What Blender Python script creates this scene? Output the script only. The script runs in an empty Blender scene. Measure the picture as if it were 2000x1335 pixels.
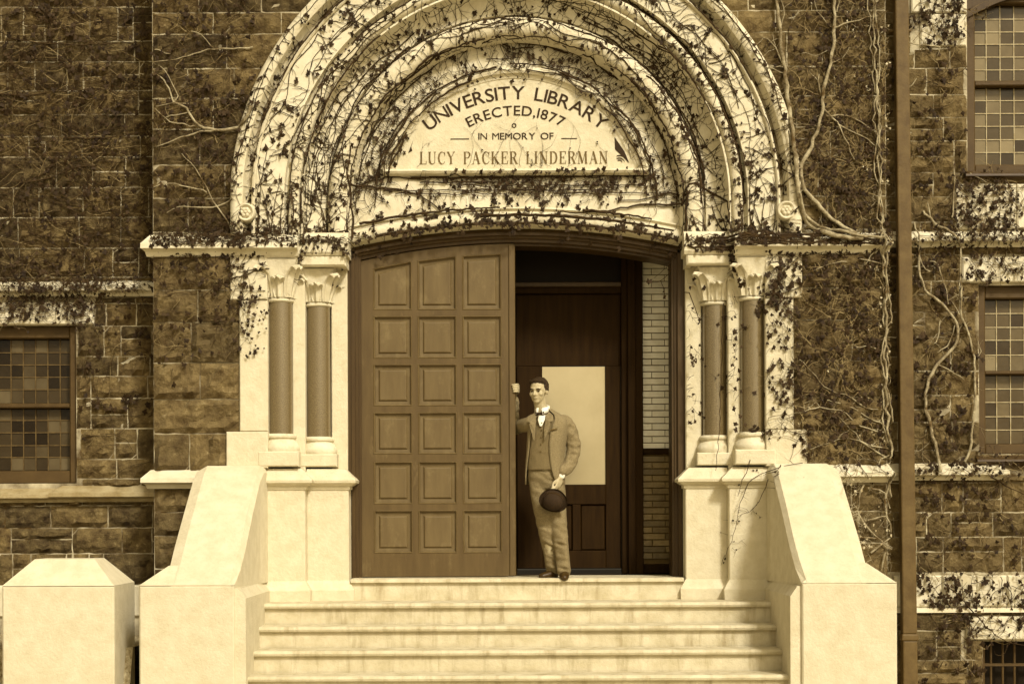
import bpy, bmesh, math, random
from mathutils import Vector, Matrix, noise

# ------------------------------------------------------------------ camera, sky, sun, exposure
scene = bpy.context.scene
col = scene.collection
F = 3314.0          # focal length in photograph pixels (2000 wide)
CD = 14.6           # camera distance from the wall plane y = 0
HY = 1000.0         # horizon row in the photograph (view camera with a raised front)
CZ = (1127 - HY) * 14.9 / F   # eye height above the door sill
cam_d = bpy.data.cameras.new("camera")
cam = bpy.data.objects.new("camera", cam_d)
col.objects.link(cam)
cam.location = (0, -CD, CZ)
cam.rotation_euler = (math.radians(90), math.radians(0.22), 0)
cam_d.sensor_width = 36.0
cam_d.lens = 36.0 * F / 2000.0
cam_d.shift_y = (HY - 667.5) / 2000.0
cam_d.clip_end = 2000
scene.camera = cam

SUN_EL, SUN_AZ = math.radians(41), math.radians(27)   # azimuth measured from straight behind the camera towards the right
world = bpy.data.worlds.new("World")
scene.world = world
world.use_nodes = True
wn = world.node_tree
wn.nodes.clear()
sky = wn.nodes.new("ShaderNodeTexSky")
sky.sky_type = 'NISHITA'
sky.sun_disc = False
sky.sun_elevation = SUN_EL
sky.sun_rotation = math.radians(180) - SUN_AZ
sky.dust_density = 4.0
bw = wn.nodes.new("ShaderNodeRGBToBW")
tint = wn.nodes.new("ShaderNodeMix"); tint.data_type = 'RGBA'; tint.blend_type = 'MULTIPLY'
tint.inputs[0].default_value = 1.0
tint.inputs[7].default_value = (1.07, 0.90, 0.58, 1)
bg = wn.nodes.new("ShaderNodeBackground"); bg.inputs[1].default_value = 0.15
wo = wn.nodes.new("ShaderNodeOutputWorld")
wn.links.new(sky.outputs[0], bw.inputs[0])
wn.links.new(bw.outputs[0], tint.inputs[6])
wn.links.new(tint.outputs[2], bg.inputs[0])
wn.links.new(bg.outputs[0], wo.inputs[0])

sun_d = bpy.data.lights.new("sun", 'SUN')
sun_d.energy = 2.7
sun_d.angle = math.radians(8)
sun_d.color = (1.0, 0.95, 0.85)
sun = bpy.data.objects.new("sun", sun_d)
col.objects.link(sun)
sdir = Vector((math.sin(SUN_AZ) * math.cos(SUN_EL), -math.cos(SUN_AZ) * math.cos(SUN_EL), math.sin(SUN_EL)))
sun.rotation_euler = sdir.to_track_quat('Z', 'Y').to_euler()
sun.location = sdir * 30

vs = scene.view_settings
vs.view_transform = 'Standard'
vs.look = 'None'
vs.gamma = 1.0
vs.exposure = 0.22
vs.use_curve_mapping = False
scene.cycles.max_bounces = 6
scene.cycles.diffuse_bounces = 4
scene.cycles.use_denoising = True

rnd = random.Random(7)
X0 = 0.044          # middle of the portal

def PX(px, Y):      # world x of a photo column at depth Y
    return (px - 1000.0) * (CD + Y) / F
def PZ(py, Y):
    return CZ - (py - HY) * (CD + Y) / F
def U(hpx, Y):
    return hpx * (CD + Y) / F

# ------------------------------------------------------------------ materials
def S(v, grey=0.0):
    """tone of the sepia print for a surface of albedo v"""
    pts = [(0.01, (1, .44, .06)), (0.05, (1, .56, .13)), (0.15, (1, .70, .25)), (0.4, (1, .865, .54)), (0.8, (1, .965, .82))]
    v2 = max(0.01, min(0.8, v))
    for (a, ca), (b, cb) in zip(pts, pts[1:]):
        if v2 <= b:
            t = (v2 - a) / (b - a)
            c = [ca[i] + (cb[i] - ca[i]) * t for i in range(3)]
            break
    c = [c[i] + ((1, .84, .52)[i] - c[i]) * grey for i in range(3)]
    k = v * 1.08
    return (min(.95, c[0] * k), c[1] * k, c[2] * k, 1)

def mat(name, lo, hi=None, scale=8, rough=.85, bump=0.0, bscale=None, detail=6, rand=0.0, spec=.3,
        metallic=0.0, stretch=(1, 1, 1), stain_or_reflection=None, ramp=(.35, .65), fine=0.0, grey=0.0):
    m = bpy.data.materials.new(name)
    m.use_nodes = True
    nt = m.node_tree
    N, L = nt.nodes, nt.links
    b = N["Principled BSDF"]
    b.inputs["Roughness"].default_value = rough
    b.inputs["Specular IOR Level"].default_value = spec
    b.inputs["Metallic"].default_value = metallic
    tc = N.new("ShaderNodeTexCoord")
    geo = N.new("ShaderNodeNewGeometry")
    mp = N.new("ShaderNodeMapping")
    mp.inputs["Scale"].default_value = stretch
    L.new(geo.outputs["Position"], mp.inputs["Vector"])
    nz = N.new("ShaderNodeTexNoise")
    nz.inputs["Scale"].default_value = scale
    nz.inputs["Detail"].default_value = detail
    nz.inputs["Roughness"].default_value = .62
    L.new(mp.outputs[0], nz.inputs["Vector"])
    cr = N.new("ShaderNodeValToRGB")
    cr.color_ramp.elements[0].position = ramp[0]
    cr.color_ramp.elements[1].position = ramp[1]
    cr.color_ramp.elements[0].color = S(lo, grey)
    cr.color_ramp.elements[1].color = S(hi if hi is not None else lo, grey)
    L.new(nz.outputs["Fac"], cr.inputs[0])
    out = cr.outputs[0]
    if stain_or_reflection:     # large weather stains, or reflections painted on glass, with their own shape: (albedo, scale, threshold lo, hi, strength)
        sv, ss, t0, t1, st, sst = stain_or_reflection
        mp2 = N.new("ShaderNodeMapping"); mp2.inputs["Scale"].default_value = sst
        L.new(geo.outputs["Position"], mp2.inputs["Vector"])
        n2 = N.new("ShaderNodeTexNoise"); n2.inputs["Scale"].default_value = ss; n2.inputs["Detail"].default_value = 7
        n2.inputs["Roughness"].default_value = .65
        L.new(mp2.outputs[0], n2.inputs["Vector"])
        mr = N.new("ShaderNodeMapRange")
        mr.inputs[1].default_value = t0; mr.inputs[2].default_value = t1
        mr.inputs[3].default_value = 0; mr.inputs[4].default_value = st
        L.new(n2.outputs["Fac"], mr.inputs[0])
        mx = N.new("ShaderNodeMix"); mx.data_type = 'RGBA'
        L.new(mr.outputs[0], mx.inputs[0]); L.new(out, mx.inputs[6])
        mx.inputs[7].default_value = S(sv, grey)
        out = mx.outputs[2]
    if rand > 0:
        oi = N.new("ShaderNodeObjectInfo")
        mr = N.new("ShaderNodeMapRange")
        mr.inputs[3].default_value = 1 - rand; mr.inputs[4].default_value = 1 + rand
        L.new(oi.outputs["Random"], mr.inputs[0])
        mx = N.new("ShaderNodeMix"); mx.data_type = 'RGBA'; mx.blend_type = 'MULTIPLY'
        mx.inputs[0].default_value = 1
        L.new(out, mx.inputs[6]); L.new(mr.outputs[0], mx.inputs[7])
        out = mx.outputs[2]
    L.new(out, b.inputs["Base Color"])
    if bump > 0:
        bn = N.new("ShaderNodeTexNoise")
        bn.inputs["Scale"].default_value = bscale or scale * 4
        bn.inputs["Detail"].default_value = 8
        bn.inputs["Roughness"].default_value = .65
        L.new(mp.outputs[0], bn.inputs["Vector"])
        bp = N.new("ShaderNodeBump")
        bp.inputs["Strength"].default_value = bump
        bp.inputs["Distance"].default_value = .03
        L.new(bn.outputs["Fac"], bp.inputs["Height"])
        L.new(bp.outputs[0], b.inputs["Normal"])
    return m

M = {}
M['stone'] = mat('pale_stone', .52, .63, 5, .9, .18, 60, stain_or_reflection=(.36, 3.2, .52, .72, .55, (1, 1, .45)))
M['stone_clean'] = mat('pale_cut_stone', .50, .57, 9, .9, .28, 38, stain_or_reflection=(.30, 24, .62, .80, .4, (1, 1, .5)))
M['carved'] = mat('carved_stone', .50, .61, 9, .9, .25, 45, stain_or_reflection=(.25, 9, .56, .75, .6, (1, 1, .6)))
M['steps'] = mat('step_stone', .42, .55, 6, .85, .25, 40, stain_or_reflection=(.22, 7, .52, .74, .7, (1.6, 1, .22)))
M['dark'] = mat('dark_rock_faced_stone', .034, .165, 11, .95, 1.0, 30, rand=.35, stain_or_reflection=(.30, 22, .60, .76, .6, (1, 1, 1)), ramp=(.30, .72), grey=.12)
M['dark2'] = mat('brown_rock_faced_stone', .05, .18, 8, .95, 1.0, 24, rand=.25, stain_or_reflection=(.32, 16, .60, .76, .5, (1, 1, 1)), ramp=(.28, .74), grey=.15)
M['mortar'] = mat('mortar', .06, .50, 3.2, .95, .3, 60)
M['shaded_stone'] = mat('weathered_shaded_sill_stone', .22, .34, 6, .9, .3, 50, stain_or_reflection=(.12, 7, .52, .7, .6, (1, 1, .5)))  # base tone darkened to imitate shade on the left sills, plus weather stains
M['door'] = mat('painted_door_wood', .07, .095, 3, .5, .10, 60, stretch=(4, 4, .5), stain_or_reflection=(.18, 12, .58, .76, .5, (1, 1, .4)), grey=.15)
M['door_panel'] = mat('door_panel_wood', .095, .12, 3, .5, .06, 60, stretch=(4, 4, .8), stain_or_reflection=(.19, 9, .54, .78, .6, (1, 1, .7)), grey=.25)
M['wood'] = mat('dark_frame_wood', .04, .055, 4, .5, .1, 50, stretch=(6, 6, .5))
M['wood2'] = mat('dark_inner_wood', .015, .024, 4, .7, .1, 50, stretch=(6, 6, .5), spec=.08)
M['plaster'] = mat('vestibule_plaster', .5, .6, 4, .9)
M['brick_pale'] = mat('pale_glazed_brick', .68, .78, 9, .35, .05, 40, rand=.12)
M['brick_brown'] = mat('brown_glazed_brick', .13, .2, 9, .35, .05, 40, rand=.3)
M['brick_joint'] = mat('brick_joint', .09, .12, 9, .9)
M['granite'] = mat('polished_granite', .10, .155, 150, .16, 0, detail=2, ramp=(.38, .62), spec=.9, grey=.35)
M['pipe'] = mat('painted_iron_pipe', .075, .115, 7, .6, .12, 40, stain_or_reflection=(.06, 9, .55, .75, .6, (1, 1, .3)))
M['iron'] = mat('iron_bar', .05, .07, 7, .6)
M['ground'] = mat('gravel_ground', .28, .42, 3, .95, .5, 40)
M['soil'] = mat('bed_soil', .16, .4, 30, .95, .7, 60)
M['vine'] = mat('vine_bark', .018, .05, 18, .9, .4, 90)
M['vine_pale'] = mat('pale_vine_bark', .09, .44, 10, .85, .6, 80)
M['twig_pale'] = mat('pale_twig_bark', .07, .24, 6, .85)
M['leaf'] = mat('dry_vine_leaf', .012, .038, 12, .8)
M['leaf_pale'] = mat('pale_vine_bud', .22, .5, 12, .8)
M['letter'] = mat('inscription_black', .022, .03, 20, .8)
M['letter_thin'] = mat('inscription_grey', .10, .14, 20, .8)
M['sash'] = mat('window_sash', .05, .07, 5, .6, .1, 40)
M['came'] = mat('lead_came', .26, .4, 20, .6)
M['came_dark'] = mat('dark_lead_came', .06, .12, 20, .6)
M['skin'] = mat('skin', .33, .43, 40, .6)
M['suit'] = mat('tweed_suit', .17, .27, 130, .95, .5, 300, grey=.35)
M['suit_trim'] = mat('tweed_shade', .11, .15, 160, .95, .5, 300)
M['trouser'] = mat('tweed_trousers', .15, .25, 130, .95, .5, 300, grey=.35)
M['vest'] = mat('tweed_waistcoat', .15, .21, 160, .95, .5, 300, grey=.3)
M['linen'] = mat('white_linen', .74, .8, 30, .8)
M['black'] = mat('black_cloth', .018, .028, 60, .85, .2, 200)
M['leather'] = mat('shoe_leather', .028, .05, 30, .4)
M['hair'] = mat('dark_hair', .018, .045, 60, .6, .6, 140)
M['brass'] = mat('brass', .35, .45, 30, .35, metallic=.8)

def glass_mat(name, lo, hi, rough=.12, spec=.6):
    m = bpy.data.materials.new(name)
    m.use_nodes = True
    N, L = m.node_tree.nodes, m.node_tree.links
    b = N["Principled BSDF"]
    oi = N.new("ShaderNodeObjectInfo")
    cr = N.new("ShaderNodeValToRGB")
    cr.color_ramp.elements[0].position = .1
    cr.color_ramp.elements[1].position = 1.0
    cr.color_ramp.elements[0].color = S(lo, .4)
    cr.color_ramp.elements[1].color = S(hi, .6)
    e = cr.color_ramp.elements.new(.6); e.color = S(lo + (hi - lo) * .3, .5)
    nz = N.new("ShaderNodeTexNoise"); nz.inputs["Scale"].default_value = 9
    geo = N.new("ShaderNodeNewGeometry"); L.new(geo.outputs["Position"], nz.inputs["Vector"])
    ad = N.new("ShaderNodeMath"); ad.operation = 'MULTIPLY_ADD'
    ad.inputs[1].default_value = .25; L.new(nz.outputs["Fac"], ad.inputs[0]); L.new(oi.outputs["Random"], ad.inputs[2])
    sb = N.new("ShaderNodeMath"); sb.operation = 'SUBTRACT'; sb.inputs[1].default_value = .12
    L.new(ad.outputs[0], sb.inputs[0]); L.new(sb.outputs[0], cr.inputs[0])
    L.new(cr.outputs[0], b.inputs["Base Color"])
    b.inputs["Roughness"].default_value = rough
    b.inputs["Specular IOR Level"].default_value = spec
    bp = N.new("ShaderNodeBump"); bp.inputs["Strength"].default_value = .12; bp.inputs["Distance"].default_value = .02
    L.new(nz.outputs["Fac"], bp.inputs["Height"]); L.new(bp.outputs[0], b.inputs["Normal"])
    return m
M['pane'] = glass_mat('leaded_pane', .012, .11, .2, .25)
M['pane_right'] = glass_mat('leaded_pane_streaked', .03, .20, .2, .3)
M['pane_dark'] = glass_mat('dark_pane', .01, .02, .5, .1)
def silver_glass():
    m = mat('silvery_plate_glass', .46, .52, 2, .3, metallic=.92, grey=.4, stain_or_reflection=(.28, 2.2, .52, .75, .35, (1, 1, .5)))  # darker blotches painted in place of dim reflections in the pane
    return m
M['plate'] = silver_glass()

# ------------------------------------------------------------------ mesh helpers
class MB:
    def __init__(s):
        s.v, s.f = [], []
    def add(s, vs_, fs_):
        o = len(s.v)
        s.v.extend([tuple(p) for p in vs_])
        s.f.extend([tuple(i + o for i in f) for f in fs_])
        return s
    def box(s, x0, x1, y0, y1, z0, z1):
        return s.add([(x0, y0, z0), (x1, y0, z0), (x1, y1, z0), (x0, y1, z0), (x0, y0, z1), (x1, y0, z1), (x1, y1, z1), (x0, y1, z1)],
                     [(0, 3, 2, 1), (4, 5, 6, 7), (0, 1, 5, 4), (1, 2, 6, 5), (2, 3, 7, 6), (3, 0, 4, 7)])
    def cbox(s, x0, x1, y0, y1, z0, z1, c=.006):
        """box whose front (low y) edges are chamfered"""
        vs_ = [(x0, y0 + c, z0), (x1, y0 + c, z0), (x1, y0 + c, z1), (x0, y0 + c, z1),
               (x0 + c, y0, z0 + c), (x1 - c, y0, z0 + c), (x1 - c, y0, z1 - c), (x0 + c, y0, z1 - c),
               (x0, y1, z0), (x1, y1, z0), (x1, y1, z1), (x0, y1, z1)]
        return s.add(vs_, [(4, 5, 6, 7), (0, 1, 5, 4), (1, 2, 6, 5), (2, 3, 7, 6), (3, 0, 4, 7),
                           (0, 8, 9, 1), (1, 9, 10, 2), (2, 10, 11, 3), (3, 11, 8, 0), (8, 11, 10, 9)])
    def prism(s, poly, y0, y1):
        n = len(poly)
        a = sum(poly[i][0] * poly[(i + 1) % n][1] - poly[(i + 1) % n][0] * poly[i][1] for i in range(n))
        if a < 0:
            poly = poly[::-1]
        vs_ = [(x, y0, z) for x, z in poly] + [(x, y1, z) for x, z in poly]
        fs_ = [tuple(range(n)), tuple(range(2 * n - 1, n - 1, -1))]
        for i in range(n):
            j = (i + 1) % n
            fs_.append((j, i, i + n, j + n))
        return s.add(vs_, fs_)
    def extrude_x(s, prof, x0, x1, e0=0, e1=0):
        """profile [(y,z)] swept along x; e0/e1: how far the ends splay with -y (mitres)"""
        n = len(prof)
        ym = max(p[0] for p in prof)
        vs_ = [(x0 - e0 * (ym - y), y, z) for y, z in prof] + [(x1 + e1 * (ym - y), y, z) for y, z in prof]
        fs_ = [tuple(range(n)), tuple(range(2 * n - 1, n - 1, -1))]
        for i in range(n):
            j = (i + 1) % n
            fs_.append((j, i, i + n, j + n))
        return s.add(vs_, fs_)
    def grid(s, rows, closed=False):
        """rows of equal length joined by quads"""
        nr, nc = len(rows), len(rows[0])
        vs_ = [p for r in rows for p in r]
        fs_ = []
        for i in range(nr - 1):
            for j in range(nc if closed else nc - 1):
                k = (j + 1) % nc
                fs_.append((i * nc + j, i * nc + k, (i + 1) * nc + k, (i + 1) * nc + j))
        return s.add(vs_, fs_)
    def lathe(s, prof, cx, cy, n=24, half=False):
        rows = []
        for r, z in prof:
            rows.append([(cx + r * math.cos(a), cy + r * math.sin(a), z) for a in [2 * math.pi * k / n for k in range(n)]])
        return s.grid(rows, True)
    def tube(s, pts, radii, n=4, ref=(0, -1, 0), caps=False):
        """tube along pts; frame from a reference direction"""
        ref = Vector(ref)
        pts = [Vector(p) for p in pts]
        rows = []
        for i, p in enumerate(pts):
            t = (pts[min(i + 1, len(pts) - 1)] - pts[max(i - 1, 0)])
            if t.length < 1e-6:
                t = Vector((0, 0, 1))
            t.normalize()
            b = t.cross(ref)
            if b.length < 1e-3:
                b = t.cross(Vector((1, 0, 0)))
            b.normalize()
            a = b.cross(t)
            r = radii[i] if isinstance(radii, (list, tuple)) else radii
            ra, rb = r if isinstance(r, tuple) else (r, r)
            rows.append([p + b * (math.cos(q) * ra) + a * (math.sin(q) * rb) for q in [2 * math.pi * k / n for k in range(n)]])
        s.grid(rows, True)
        if caps:
            o = len(s.v) - len(rows) * n
            s.f.append(tuple(o + k for k in range(n))[::-1])
            o2 = len(s.v) - n
            s.f.append(tuple(o2 + k for k in range(n)))
        return s
    def ball(s, c, rx, ry, rz, nu=14, nv=10, M3=None):
        rows = []
        for i in range(nv + 1):
            ph = math.pi * i / nv
            row = []
            for j in range(nu):
                th = 2 * math.pi * j / nu
                v = Vector((rx * math.sin(ph) * math.cos(th), ry * math.sin(ph) * math.sin(th), rz * math.cos(ph)))
                if M3 is not None:
                    v = M3 @ v
                row.append(Vector(c) + v)
            rows.append(row)
        return s.grid(rows, True)
    def mesh(s, name, smooth=False):
        me = bpy.data.meshes.new(name)
        me.from_pydata(s.v, [], s.f)
        me.validate()
        bm = bmesh.new(); bm.from_mesh(me)
        bmesh.ops.remove_doubles(bm, verts=bm.verts, dist=1e-5)
        bmesh.ops.recalc_face_normals(bm, faces=bm.faces)
        bm.to_mesh(me); bm.free()
        if smooth:
            for p in me.polygons:
                p.use_smooth = True
        return me
    def obj(s, name, m, parent=None, smooth=False, auto=None):
        me = s.mesh(name, smooth)
        me.materials.append(M[m] if isinstance(m, str) else m)
        o = bpy.data.objects.new(name, me)
        col.objects.link(o)
        if parent:
            o.parent = parent
        if auto:
            md = o.modifiers.new("bevel", 'BEVEL'); md.width = auto; md.segments = 2; md.limit_method = 'ANGLE'
            md.angle_limit = math.radians(40)
        return o

def fast_obj(name, mb, m, parent=None, smooth=False):
    me = bpy.data.meshes.new(name)
    me.from_pydata(mb.v, [], mb.f)
    if smooth:
        me.polygons.foreach_set("use_smooth", [True] * len(me.polygons))
    me.materials.append(M[m])
    o = bpy.data.objects.new(name, me)
    col.objects.link(o)
    if parent:
        o.parent = parent
    return o

def empty(name, loc=(0, 0, 0), parent=None):
    o = bpy.data.objects.new(name, None)
    o.empty_display_size = .2
    col.objects.link(o)
    o.location = loc
    if parent:
        o.parent = parent
    return o
def tag(o, label=None, cat=None, group=None, kind=None):
    if label: o["label"] = label
    if cat: o["category"] = cat
    if group: o["group"] = group
    if kind: o["kind"] = kind
    return o

def rect_minus(rects, holes):
    out = list(rects)
    for h in holes:
        nxt = []
        for (a, b, c, d) in out:
            if h[0] >= b or h[1] <= a or h[2] >= d or h[3] <= c:
                nxt.append((a, b, c, d)); continue
            if h[0] > a: nxt.append((a, h[0], c, d))
            if h[1] < b: nxt.append((h[1], b, c, d))
            x0, x1 = max(a, h[0]), min(b, h[1])
            if h[2] > c: nxt.append((x0, x1, c, h[2]))
            if h[3] < d: nxt.append((x0, x1, h[3], d))
        out = nxt
    return out

# ------------------------------------------------------------------ the ground
g = MB().box(-60, 60, -60, 20, -1.6, -1.1)
tag(g.obj("ground", 'ground'), "pale gravel ground before the library", kind="structure")
rows = []
for j in range(9):
    y = -1.25 + j * (1.9 / 8)
    rows.append([(x, y, (-.5 if j > 0 else -1.1) + .04 * noise.noise(Vector((x * 5, y * 5, 0)))) for x in [-7 + k * .12 for k in range(34)]])
b_ = MB().grid(rows)
tag(fast_obj("planting_bed", b_, 'soil'), "raised rough planting bed behind the pale piers", kind="structure")

# ------------------------------------------------------------------ library building
lib = empty("library_building", (0, 0, -1.1))
lib_off = Vector((0, 0, 1.1))
tag(lib, "dark rock-faced stone library with a pale round-arched entrance portal and vines", "building")
class P:      # parent wrapper: children are given in world coordinates
    pass
def child(o, parent):
    o.parent = parent
    bpy.context.view_layer.update()
    return o
def L(mb, name, m, parent=None, smooth=False, auto=None):
    """part (or sub-part) of the library, built in world coordinates"""
    o = mb.obj(name, m, None, smooth, auto)
    p = parent or lib
    o.parent = p
    o.matrix_parent_inverse = Matrix.Translation(-Vector(lib.location)) if p is lib else Matrix.Identity(4)
    return o

CZ0 = PZ(393, 0)          # springing centre of the arch
SP = 2.97                  # top of the impost course
BAY0, BAY1 = PX(301, 0), PX(1733, 0)
WY = .5                   # side walls stand back
R_OUT = 2.36

# window openings (x0,x1,z0,z1) in the side walls
YW = WY
wl = (PX(-190, YW), PX(150, YW), PZ(940, YW), PZ(632, YW))
wr_up = (PX(1892, YW), PX(2190, YW), PZ(345, YW), PZ(-20, YW))
wr = (PX(1913, YW), PX(2190, YW), PZ(890, YW), PZ(560, YW))
wr_base = (PX(1918, YW), PX(2190, YW), -1.1, PZ(1255, YW))

def slab(name, rects, y0, y1):
    mb = MB()
    for (a, b, c, d) in rects:
        mb.box(a, b, y0, y1, c, d)
    me = bpy.data.meshes.new(name)
    return L(mb, name, 'mortar')

ZT = 5.6
wall_left = slab("wall", rect_minus([(-7, BAY0 + .02, -1.1, ZT)], [wl]), WY - .001, WY + .5)
wall_right = slab("wall", rect_minus([(BAY1 - .02, 7, -1.1, ZT)], [wr_up, wr, wr_base]), WY - .001, WY + .5)
# bay wall with the portal cut out of it
arc = [(X0 + 2.2 * math.cos(a), CZ0 + 2.2 * math.sin(a)) for a in [math.pi * k / 40 for k in range(41)]]
poly = [(BAY0, -1.1), (BAY0, ZT + .4), (BAY1, ZT + .4), (BAY1, -1.1), (X0 + 2.2, -1.1)] + arc + [(X0 - 2.2, -1.1)]
bay = L(MB().prism(poly, -.001, .62), "wall", 'mortar')

nblk = [0]
JOIN = [None]      # when set, blocks outside the picture are gathered in one mesh
def block(x0, x1, z0, z1, yf, depth, amp, m, parent, snap=False, fm=.0048):
    x0 += fm; x1 -= fm; z0 += fm; z1 -= fm
    w, h = x1 - x0, z1 - z0
    if w < .03 or h < .03:
        return
    nblk[0] += 1
    nx, nz = max(3, min(12, int(w / .046))), max(3, min(7, int(h / .046)))
    seed = Vector((rnd.uniform(0, 50), rnd.uniform(0, 50), rnd.uniform(0, 50)))
    tx, tz = rnd.uniform(-.4, .4), rnd.uniform(-.4, .4)
    rows = []
    any_out = False
    for j in range(nz + 1):
        row = []
        for i in range(nx + 1):
            u, v = i / nx, j / nz
            x, z = x0 + w * u, z0 + h * v
            e = 1.0
            if i in (0, nx) or j in (0, nz):
                e = 0.0
            q = seed + Vector((x * 7, 0, z * 7))
            d = .5 + .6 * noise.noise(q) + .55 * noise.noise(q * 2.9) + tx * (u - .5) + tz * (v - .5)
            jit = .004
            xx = x + (rnd.uniform(-jit, jit) if e == 0 else rnd.uniform(-.01, .01))
            zz = z + (rnd.uniform(-jit, jit) if e == 0 else rnd.uniform(-.01, .01))
            if snap:
                dx = xx - X0
                r = math.hypot(dx, zz - CZ0) if zz > CZ0 else abs(dx)
                lim = R_OUT
                if r < lim:
                    if zz > CZ0 and abs(dx) > .05:
                        nd = math.sqrt(max(lim * lim - (zz - CZ0) ** 2, .0))
                        xx = X0 + math.copysign(nd, dx)
                    else:
                        xx = X0 + math.copysign(lim, dx)
                else:
                    any_out = True
            row.append((xx, yf - e * amp * max(.0, d) - (0 if e else rnd.uniform(0, .006)), zz))
        rows.append(row)
    if snap and not any_out:
        return
    mb = MB().grid(rows)
    # sides
    ring = [rows[0][i] for i in range(nx + 1)] + [rows[j][nx] for j in range(1, nz + 1)] + \
           [rows[nz][i] for i in range(nx - 1, -1, -1)] + [rows[j][0] for j in range(nz - 1, 0, -1)]
    back = [(p[0], yf + depth, p[2]) for p in ring]
    mb.grid([ring, back], True)
    if JOIN[0] is not None:
        JOIN[0].add(mb.v, mb.f)
        return
    return L(mb, "stone", m, parent)

def ashlar(x0, x1, z0, z1, holes, yf, parent, m, hr, wr_, seed, amp=.06, snap=False, courses=None, sneck=.35):
    r = random.Random(seed)
    z = z1
    k = 0
    while z > z0 + .02:
        h = courses[k] if courses and k < len(courses) else r.uniform(*hr)
        if z - h < z0 + .08:
            h = z - z0
        x = x0 - (r.uniform(0, wr_[1]) if not snap else 0)
        while x < x1 - .01:
            w = r.uniform(*wr_)
            if x + w > x1 - .12:
                w = x1 - x
            parts = [(max(x, x0), x + w, z - h, z)]
            if r.random() < sneck and h > .2:
                if r.random() < .5:
                    c = r.uniform(.4, .6)
                    parts = [(max(x, x0), x + w, z - h, z - h * c), (max(x, x0), x + w, z - h * c, z)]
                else:
                    c = r.uniform(.35, .65); d = r.uniform(.4, .6)
                    xm = x + w * c
                    parts = [(max(x, x0), xm, z - h, z), (xm, x + w, z - h, z - h * d), (xm, x + w, z - h * d, z)]
            parts = [p for p in parts if p[1] - p[0] > .04]
            for p in rect_minus(parts, holes):
                if p[1] - p[0] > .05 and p[3] - p[2] > .04:
                    block(*p, yf, .06, amp, m, parent, snap)
            x += w
        z -= h
        k += 1

# courses that are replaced by pale dressed stone on the side walls
hl = [wl, (-7, PX(187, YW), PZ(630, YW), PZ(586, YW))]
ashlar(PX(-60, YW), BAY0 + .02, PZ(1138, YW), PZ(-40, YW), hl + [(-7, 0, PZ(578, YW), PZ(548, YW)), (-7, 0, PZ(972, YW), PZ(948, YW))],
       WY, wall_left, 'dark', (.17, .31), (.22, .58), 11, sneck=.5)
hrt = [wr_up, wr, wr_base, (PX(1782, YW), wr_up[0] + .01, PZ(95, YW), ZT), (PX(1866, YW), 9, PZ(452, YW), PZ(362, YW)),
       (PX(1880, YW), 9, PZ(556, YW), PZ(505, YW)), (PX(1885, YW), 9, PZ(1252, YW), PZ(1205, YW)), (BAY1, 9, PZ(1192, YW), PZ(1124, YW)),
       (BAY1, 9, PZ(480, YW), PZ(456, YW)), (BAY1, 9, PZ(932, YW), PZ(908, YW))]
ashlar(BAY1 + .0, PX(2060, YW), PZ(1380, YW), PZ(-40, YW), hrt, WY, wall_right, 'dark2', (.2, .32), (.25, .6), 23, sneck=.35)
JOIN[0] = MB()
ashlar(PX(-480, YW), PX(-60, YW), PZ(1138, YW), PZ(-60, YW), hl + [(-7, 0, PZ(578, YW), PZ(548, YW)), (-7, 0, PZ(972, YW), PZ(948, YW))],
       WY, wall_left, 'dark', (.17, .31), (.22, .58), 12, sneck=.5)
L(JOIN[0], "stonework", 'dark', wall_left)["kind"] = "stuff"
JOIN[0] = MB()
ashlar(PX(2060, YW), PX(2440, YW), PZ(1380, YW), PZ(-60, YW), hrt, WY, wall_right, 'dark2', (.2, .32), (.25, .6), 24, sneck=.35)
L(JOIN[0], "stonework", 'dark2', wall_right)["kind"] = "stuff"
JOIN[0] = None
# the bay: coarse courses either side of the portal
cb = [(65 - 23) / 227., (132 - 65) / 227., (190 - 132) / 227., (250 - 190) / 227., (320 - 250) / 227., (385 - 320) / 227., (452 - 385) / 227.]
zt = PZ(23, 0)
ashlar(BAY0, X0 - 1.2, 2.99, zt, [], 0, bay, 'dark', (.26, .3), (.30, .66), 5, amp=.05, snap=True, courses=cb, sneck=.0)
ashlar(BAY0, X0 - .8, zt, ZT, [], 0, bay, 'dark', (.24, .28), (.3, .6), 6, amp=.05, snap=True, sneck=0)
ashlar(X0 + 1.2, BAY1, 2.99, zt, [], 0, bay, 'dark2', (.26, .3), (.30, .62), 8, amp=.05, snap=True, courses=cb, sneck=.1)
ashlar(X0 + .8, BAY1, zt, ZT, [], 0, bay, 'dark2', (.24, .28), (.3, .6), 9, amp=.05, snap=True, sneck=0)
cl = [(562 - 490) / 227., (625 - 562) / 227., (704 - 625) / 227., (775 - 704) / 227., (842 - 775) / 227., (917 - 842) / 227.]
u_in = [U(557, 0), U(540, 0), U(540, 0), U(540, 0), U(540, 0), U(565, 0)]
def bay_side(sgn, m, seed):
    r = random.Random(seed)
    z = PZ(492, 0)
    edge = BAY0 if sgn < 0 else BAY1
    for k, h in enumerate(cl):
        inner = X0 + sgn * u_in[k]
        a, b = sorted((edge, inner))
        n = r.choice([1, 2, 2])
        if k == 4: n = 1
        c = a + (b - a) * r.uniform(.35, .7)
        for p in ([(a, b)] if n == 1 else [(a, c), (c, b)]):
            block(p[0], p[1], z - h, z, 0 - r.uniform(0, .012), .06, .07, m, bay)
        z -= h
    z = PZ(948, 0)
    while z > -1.05:
        h = r.uniform(.2, .3)
        a, b = sorted((edge, X0 + sgn * 2.5))
        c = a + (b - a) * r.uniform(.3, .7)
        for p in [(a, c), (c, b)]:
            block(p[0], p[1], z - h, z, 0, .06, .06, m, bay)
        z -= h
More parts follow.
